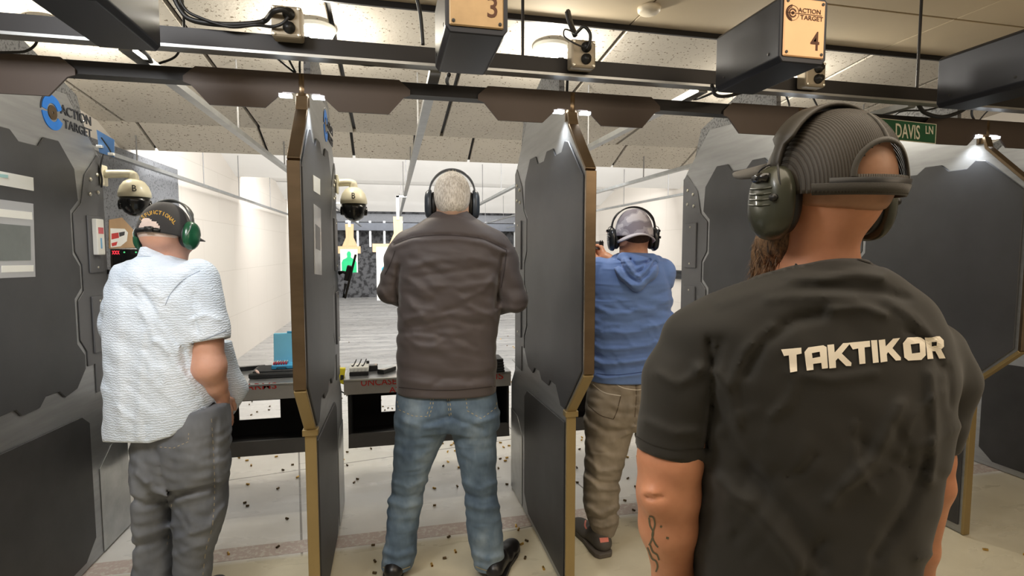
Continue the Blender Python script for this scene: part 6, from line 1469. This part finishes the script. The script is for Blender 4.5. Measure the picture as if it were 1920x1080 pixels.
    for nm, polys in L.items():
        cu = bpy.data.curves.new('t', 'CURVE'); cu.dimensions = '2D'; cu.fill_mode = 'BOTH'
        for poly in polys + ([holes[nm]] if nm in holes else []):
            sp = cu.splines.new('POLY'); sp.points.add(len(poly) - 1); sp.use_cyclic_u = True
            mx_ = sum(a for a, b in polys[0]) / len(polys[0])
            for q, (a, b) in zip(sp.points, poly): q.co = (1280 + (mx_ + (a - mx_) * 0.94) / 3, -(360 + b / 3), 0, 1)
        oo = bpy.data.objects.new('t', cu); C.objects.link(oo); me = bpy.data.meshes.new_from_object(oo.evaluated_get(bpy.context.evaluated_depsgraph_get()))
        v = [(q.co.x, -q.co.y) for q in me.vertices]; f = [tuple(q.vertices) for q in me.polygons]
        bpy.data.objects.remove(oo); bpy.data.curves.remove(cu); bpy.data.meshes.remove(me)
        decal('printed_letter', geo, v, f, cream, ts, 0.0016, 4, 0.03)
    ribbon('neck_band', geo, [(1446, 502), (1482, 490), (1530, 484), (1590, 484), (1632, 494)], 2.0, mat('shirt_seam_dark', (34, 31, 25), 0.9), ts)
    ribbon('sleeve_hem', geo, [(1194, 818), (1225, 834), (1270, 843), (1318, 841)], 1.6, MATS['shirt_seam_dark'], ts)
    # body
    B = Sdf((V(1170, 0, d)[0] - 0.08, d - 0.18, 0.05), (V(1820, 0, d)[0] + 0.06, d + 0.28, 1.78), 0.0056)
    head_sdf(B, H, True, 0.86); B.loft([row(560, 1440, 1650, d + 0.01, 0.07), row(510, 1452, 1622, d + 0.01, 0.068), row(480, 1458, 1612, d + 0.01, 0.066), row(440, 1466, 1614, d + 0.008, 0.068), row(400, 1478, 1636, d + 0.008, 0.068), row(370, 1490, 1640, d + 0.01, 0.06)], 0.025, 2.2)
    B.loft(taper(tor[4:], 0.03), 0.03)
    B.cone(aL, 0.042, V(1256, 860, d - 0.005), 0.0525, 0.02); B.cone(V(1256, 860, d - 0.005), 0.0525, V(1253, 925, d), 0.0515, 0.02); B.cone(V(1253, 925, d), 0.0515, V(1252, 985, d + 0.005), 0.048, 0.02); B.cone(V(1252, 985, d + 0.005), 0.0475, V(1262, 1085, d + 0.03), 0.034, 0.02)
    B.ell(V(1230, 935, d - 0.04), (0.02, 0.016, 0.022), 0.03); B.cone(V(1262, 1085, d + 0.03), 0.034, V(1270, 1150, d + 0.05), 0.027, 0.02)
    hand(B, V(1270, 1155, d + 0.05), (0.05, 0.25, -1), (1, 0, 0), (0, 1, 0.2), 0.45, 1.05)
    eR = V(1780, 925, d + 0.03)
    B.cone(V(1748, 660, d + 0.03), 0.035, V(1752, 860, d + 0.035), 0.028, 0.02); B.cone(V(1752, 860, d + 0.035), 0.028, V(1750, 910, d + 0.04), 0.030, 0.02); B.cone(V(1750, 910, d + 0.04), 0.030, V(1728, 1030, d + 0.07), 0.025, 0.02)
    B.cone(V(1728, 1030, d + 0.07), 0.025, V(1722, 1100, d + 0.09), 0.024, 0.02); hand(B, V(1722, 1105, d + 0.09), (0.0, 0.3, -1), (-1, 0, 0), (0, 1, 0.2), 0.45, 1.05)
    for s in (-1, 1): B.cone((V(1500, 0, d)[0] + s * 0.09, d, 0.80), 0.075, (V(1500, 0, d)[0] + s * 0.11, d, 0.45), 0.05, 0.03); B.cone((V(1500, 0, d)[0] + s * 0.11, d, 0.45), 0.05, (V(1500, 0, d)[0] + s * 0.12, d, 0.10), 0.035, 0.02)
    folds(B, [([(1212, 931), (1226, 934), (1240, 932)], 4, -4), ([(1205, 926), (1222, 925)], 8, 2)], d)
    geo = []; skinobj('body', B, sk, p, keepgeo=geo); eyes(H, p)
    ink = mat('tattoo_ink', (92, 88, 66), 0.6)
    for q in ([(1217, 968), (1225, 970), (1228, 984), (1223, 1003), (1228, 1018), (1234, 1026)], [(1217, 970), (1219, 985), (1225, 998), (1222, 1012), (1217, 1022)], [(1219, 1021), (1224, 1034), (1232, 1040), (1236, 1050)], [(1214, 1026), (1222, 1046), (1230, 1052), (1233, 1062), (1230, 1072)]):
        ribbon('tattoo', geo, q, 3.0, ink, p, 0.0006)
    for q in ([(1238, 986), (1241, 988)], [(1249, 1008), (1254, 1009)]): ribbon('tattoo', geo, q, 4.0, ink, p, 0.0006, step=2, smooth_path=False)
    tr = Sdf((V(1500, 0, d)[0] - 0.28, d - 0.2, 0.06), (V(1500, 0, d)[0] + 0.28, d + 0.2, 0.86), 0.009); u0 = V(1490, 0, d)[0]
    tr.loft([(0.86, u0, d, 0.175, 0.115), (0.80, u0, d, 0.18, 0.12), (0.72, u0, d, 0.185, 0.11)], 0.02)
    for s in (-1, 1): tr.loft([(0.80, u0 + s * 0.09, d, 0.09, 0.1), (0.6, u0 + s * 0.10, d, 0.085, 0.09), (0.35, u0 + s * 0.11, d, 0.07, 0.075), (0.08, u0 + s * 0.12, d, 0.065, 0.07)], 0.03)
    skinobj('trousers', tr, fabric('dark_trousers', (40, 40, 44)), p)
    for s in (-1, 1):
        u = u0 + s * 0.125; q = Sdf((u - 0.08, d - 0.13, 0), (u + 0.08, d + 0.26, 0.18), 0.008); shoe(q, (u, d - 0.05, 0), (u, d + 0.18, 0)); o = skinobj('shoe', q, M_black, p); sole('sole', (u, d - 0.1), (u, d + 0.21), M_black, o)
    # beard
    b = Sdf(H.c - np.array((0.2, 0.16, 0.28)), H.c + np.array((0.16, 0.24, 0.06)), 0.0048)
    b.ell(H(0, 0.055, -0.088), (0.070, 0.056, 0.052), 0.02, H.R); b.ell(H(0, 0.078, -0.135), (0.060, 0.048, 0.052), 0.03, H.R)
    for s in (-1, 1): b.cone(H(s * 0.066, 0.020, -0.035), 0.016, H(s * 0.050, 0.040, -0.09), 0.03, 0.02)
    b.ell(H(0, 0.115, -0.060), (0.03, 0.03, 0.018), 0.01, H.R, 'sub'); rg = np.random.RandomState(4)
    U, D, Z = b.pts(tuple(slice(0, n) for n in b.n)); b.f = b.f + (0.0035 * np.sin(U * 300 + 2 * np.sin(Z * 60)) * np.sin(D * 280 + Z * 40)).astype(np.float32)
    bm_ = NT('brown_beard'); f = bm_.noise(bm_.coord((3, 3, 0.8)), 60, 3, 0.7); bm_.l(bm_.ramp(f, [(0.35, lin((52, 38, 27))), (0.62, lin((128, 98, 68)))]), bm_.b.inputs['Base Color']); bm_.b.inputs['Roughness'].default_value = 0.65; bm_.bump(f, 0.8, 0.006)
    bo = skinobj('beard', b, bm_.m, p, it=1); mb = MB(); rr = random.Random(9)
    for i in range(1400):
        a = rr.uniform(0, 2 * pi); e = rr.uniform(-1.4, 0.6); n = np.array((cos(e) * cos(a), cos(e) * sin(a), sin(e)))
        cen, rad = (np.array((0, 0.055, -0.088)), np.array((0.070, 0.056, 0.052))) if i % 2 else (np.array((0, 0.078, -0.135)), np.array((0.060, 0.048, 0.052)))
        base = cen + n * rad
        if base[1] < 0.02: continue
        fl = n * 0.35 + np.array((rr.gauss(0, 0.2), 0.1 + rr.gauss(0, 0.2), -1.0)); L_ = rr.uniform(0.014, 0.028); sd = np.cross(n, fl); sd /= np.linalg.norm(sd) + 1e-6; sd *= 0.0008
        q = [base - n * 0.003, base + fl * L_ * 0.5, base + fl * L_ + np.array((0, 0, -0.002))]
        mb.add([tuple(W(H(*(q[0] - sd)))), tuple(W(H(*(q[0] + sd)))), tuple(W(H(*(q[1] + sd)))), tuple(W(H(*(q[1] - sd)))), tuple(W(H(*q[2])))], [(0, 1, 2, 3), (3, 2, 4)])
    obj('strands', mb, bm_.m, bo, fixn=False)
    hr = Sdf(H.c - 0.15, H.c + 0.15, 0.005); hr.ell(H(0, -0.012, 0.030), (0.0762, 0.0985, 0.0900), 0.01, H.R); hr.ell(H(0, -0.024, 0.012), (0.0772, 0.088, 0.08), 0.01, H.R)
    hr.ell(H(0, 0.13, -0.03), (0.16, 0.12, 0.2), 0.01, H.R, 'sub'); hr.ell(H(0, 0.0, -0.17), (0.2, 0.2, 0.155), 0.01, H.R, 'sub')
    skinobj('hair', hr, skinmat('stubbled_scalp', (136, 98, 74), (166, 122, 94)), p)
    # trucker cap: cloth front, see-through mesh rear, arched opening with a strap
    cloth = fabric('dark_olive_cap_cloth', (44, 40, 32), 800, 0.2, 0.75, 0.1)
    k = NT('black_cap_mesh'); wv = k.n('ShaderNodeTexWave', wave_type='BANDS', bands_direction='X'); wv.inputs['Scale'].default_value = 105; wv.inputs['Distortion'].default_value = 0.6; wv.inputs['Detail'].default_value = 1; k.l(k.coord((1, 1, 0.3)), wv.inputs['Vector'])
    al = k.ramp(wv.outputs['Fac'], [(0.45, (1, 1, 1)), (0.75, (0.35, 0.35, 0.35))]); k.l(al, k.b.inputs['Alpha']); k.b.inputs['Base Color'].default_value = (*lin((46, 40, 31)), 1); k.b.inputs['Roughness'].default_value = 0.6; meshm = k.m
    v, f = dome_cap(H, rx=0.095, ry=0.115, rz=0.112, low=-0.028, cz=0.022)
    arch = lambda c: c[1] < -0.04 and (c[0] / 0.052) ** 2 + ((c[2] - 0.018) / 0.054) ** 2 < 1 and c[2] > 0.018
    front = [q for q in f if np.mean([v[t][1] for t in q]) > 0.0]
    rear = []; ed = []
    for q in f:
        c = np.mean([v[t] for t in q], 0)
        if c[1] > 0.0 or arch(c): continue
        rear.append(q)
    def sub(v, fs):
        us = sorted({i for q in fs for i in q}); mp = {a: i for i, a in enumerate(us)}; return [v[a] for a in us], [tuple(mp[i] for i in q) for q in fs]
    co, cb = headpart('cap', sub(v, front), H, cloth, p, 0.003)
    headpart('cap_mesh', sub(v, rear), H, meshm, co, 0.0012)
    headpart('brim', cap_brim(H, 0.090, 0.100, 0.098, 0.060, 1, 0.014), H, cloth, co, 0.005)
    def onell(x, z):  # a point on the crown's rear surface
        lo, cz, rz = -0.028, 0.022, 0.112; se = min(0.999, max(0.0, (z - (cz + lo)) / (rz - lo))); ce = sqrt(1 - se * se) ** 0.85
        X = x / (0.095 * ce); X = max(-0.98, min(0.98, X)); return (x, -0.012 - 0.115 * ce * sqrt(1 - X * X) - 0.001, z)
    M4 = H.mtx(); pts = [onell(0.054 * cos(a), 0.018 + 0.056 * sin(a)) for a in np.linspace(0.0, pi, 24)]
    def flatband(pts, w, t, nm, m):
        mb = MB(); vs = []
        for i, q in enumerate(pts):
            q = np.array(q); tg = np.array(pts[min(i + 1, len(pts) - 1)]) - np.array(pts[max(i - 1, 0)]); tg /= np.linalg.norm(tg); n = q - np.array((0, -0.012, 0.03)); n /= np.linalg.norm(n); b_ = np.cross(tg, n)
            for sb, sn in ((-1, -1), (1, -1), (1, 1), (-1, 1)): vs.append(tuple(q + b_ * w * sb / 2 + n * t * sn / 2))
        fs = [(i * 4 + k_, i * 4 + (k_ + 1) % 4, i * 4 + 4 + (k_ + 1) % 4, i * 4 + 4 + k_) for i in range(len(pts) - 1) for k_ in range(4)]
        mb.add(vs, fs); mb.xf(M4); return obj(nm, mb, m, co, True)
    flatband(pts, 0.008, 0.003, 'arch_binding', cloth)
    st = [onell(x, 0.006) for x in np.linspace(-0.075, 0.075, 18)]; flatband(st, 0.022, 0.003, 'strap', M_black)
    flatband([onell(x, z) for x, z in [(0.0, 0.074), (0.0, 0.09), (0.0, 0.105), (0.0, 0.118)]], 0.006, 0.003, 'centre_seam', cloth)
    flatband([onell(s, 0.0) for s in np.linspace(-0.086, 0.086, 26)], 0.018, 0.002, 'sweat_band', cloth)
    muffs(H, p, mat('olive_green_muff_shell', (52, 54, 42), 0.36, 0.1, 0.08, coat=0.2), mat('dark_brown_muff_band', (44, 40, 34), 0.5, 0.1), cs=1.10, bandr=0.142, wd=0.104, kind='tactical', cupz=-0.012, th=0.032, bwid=0.022)
bearded_man()
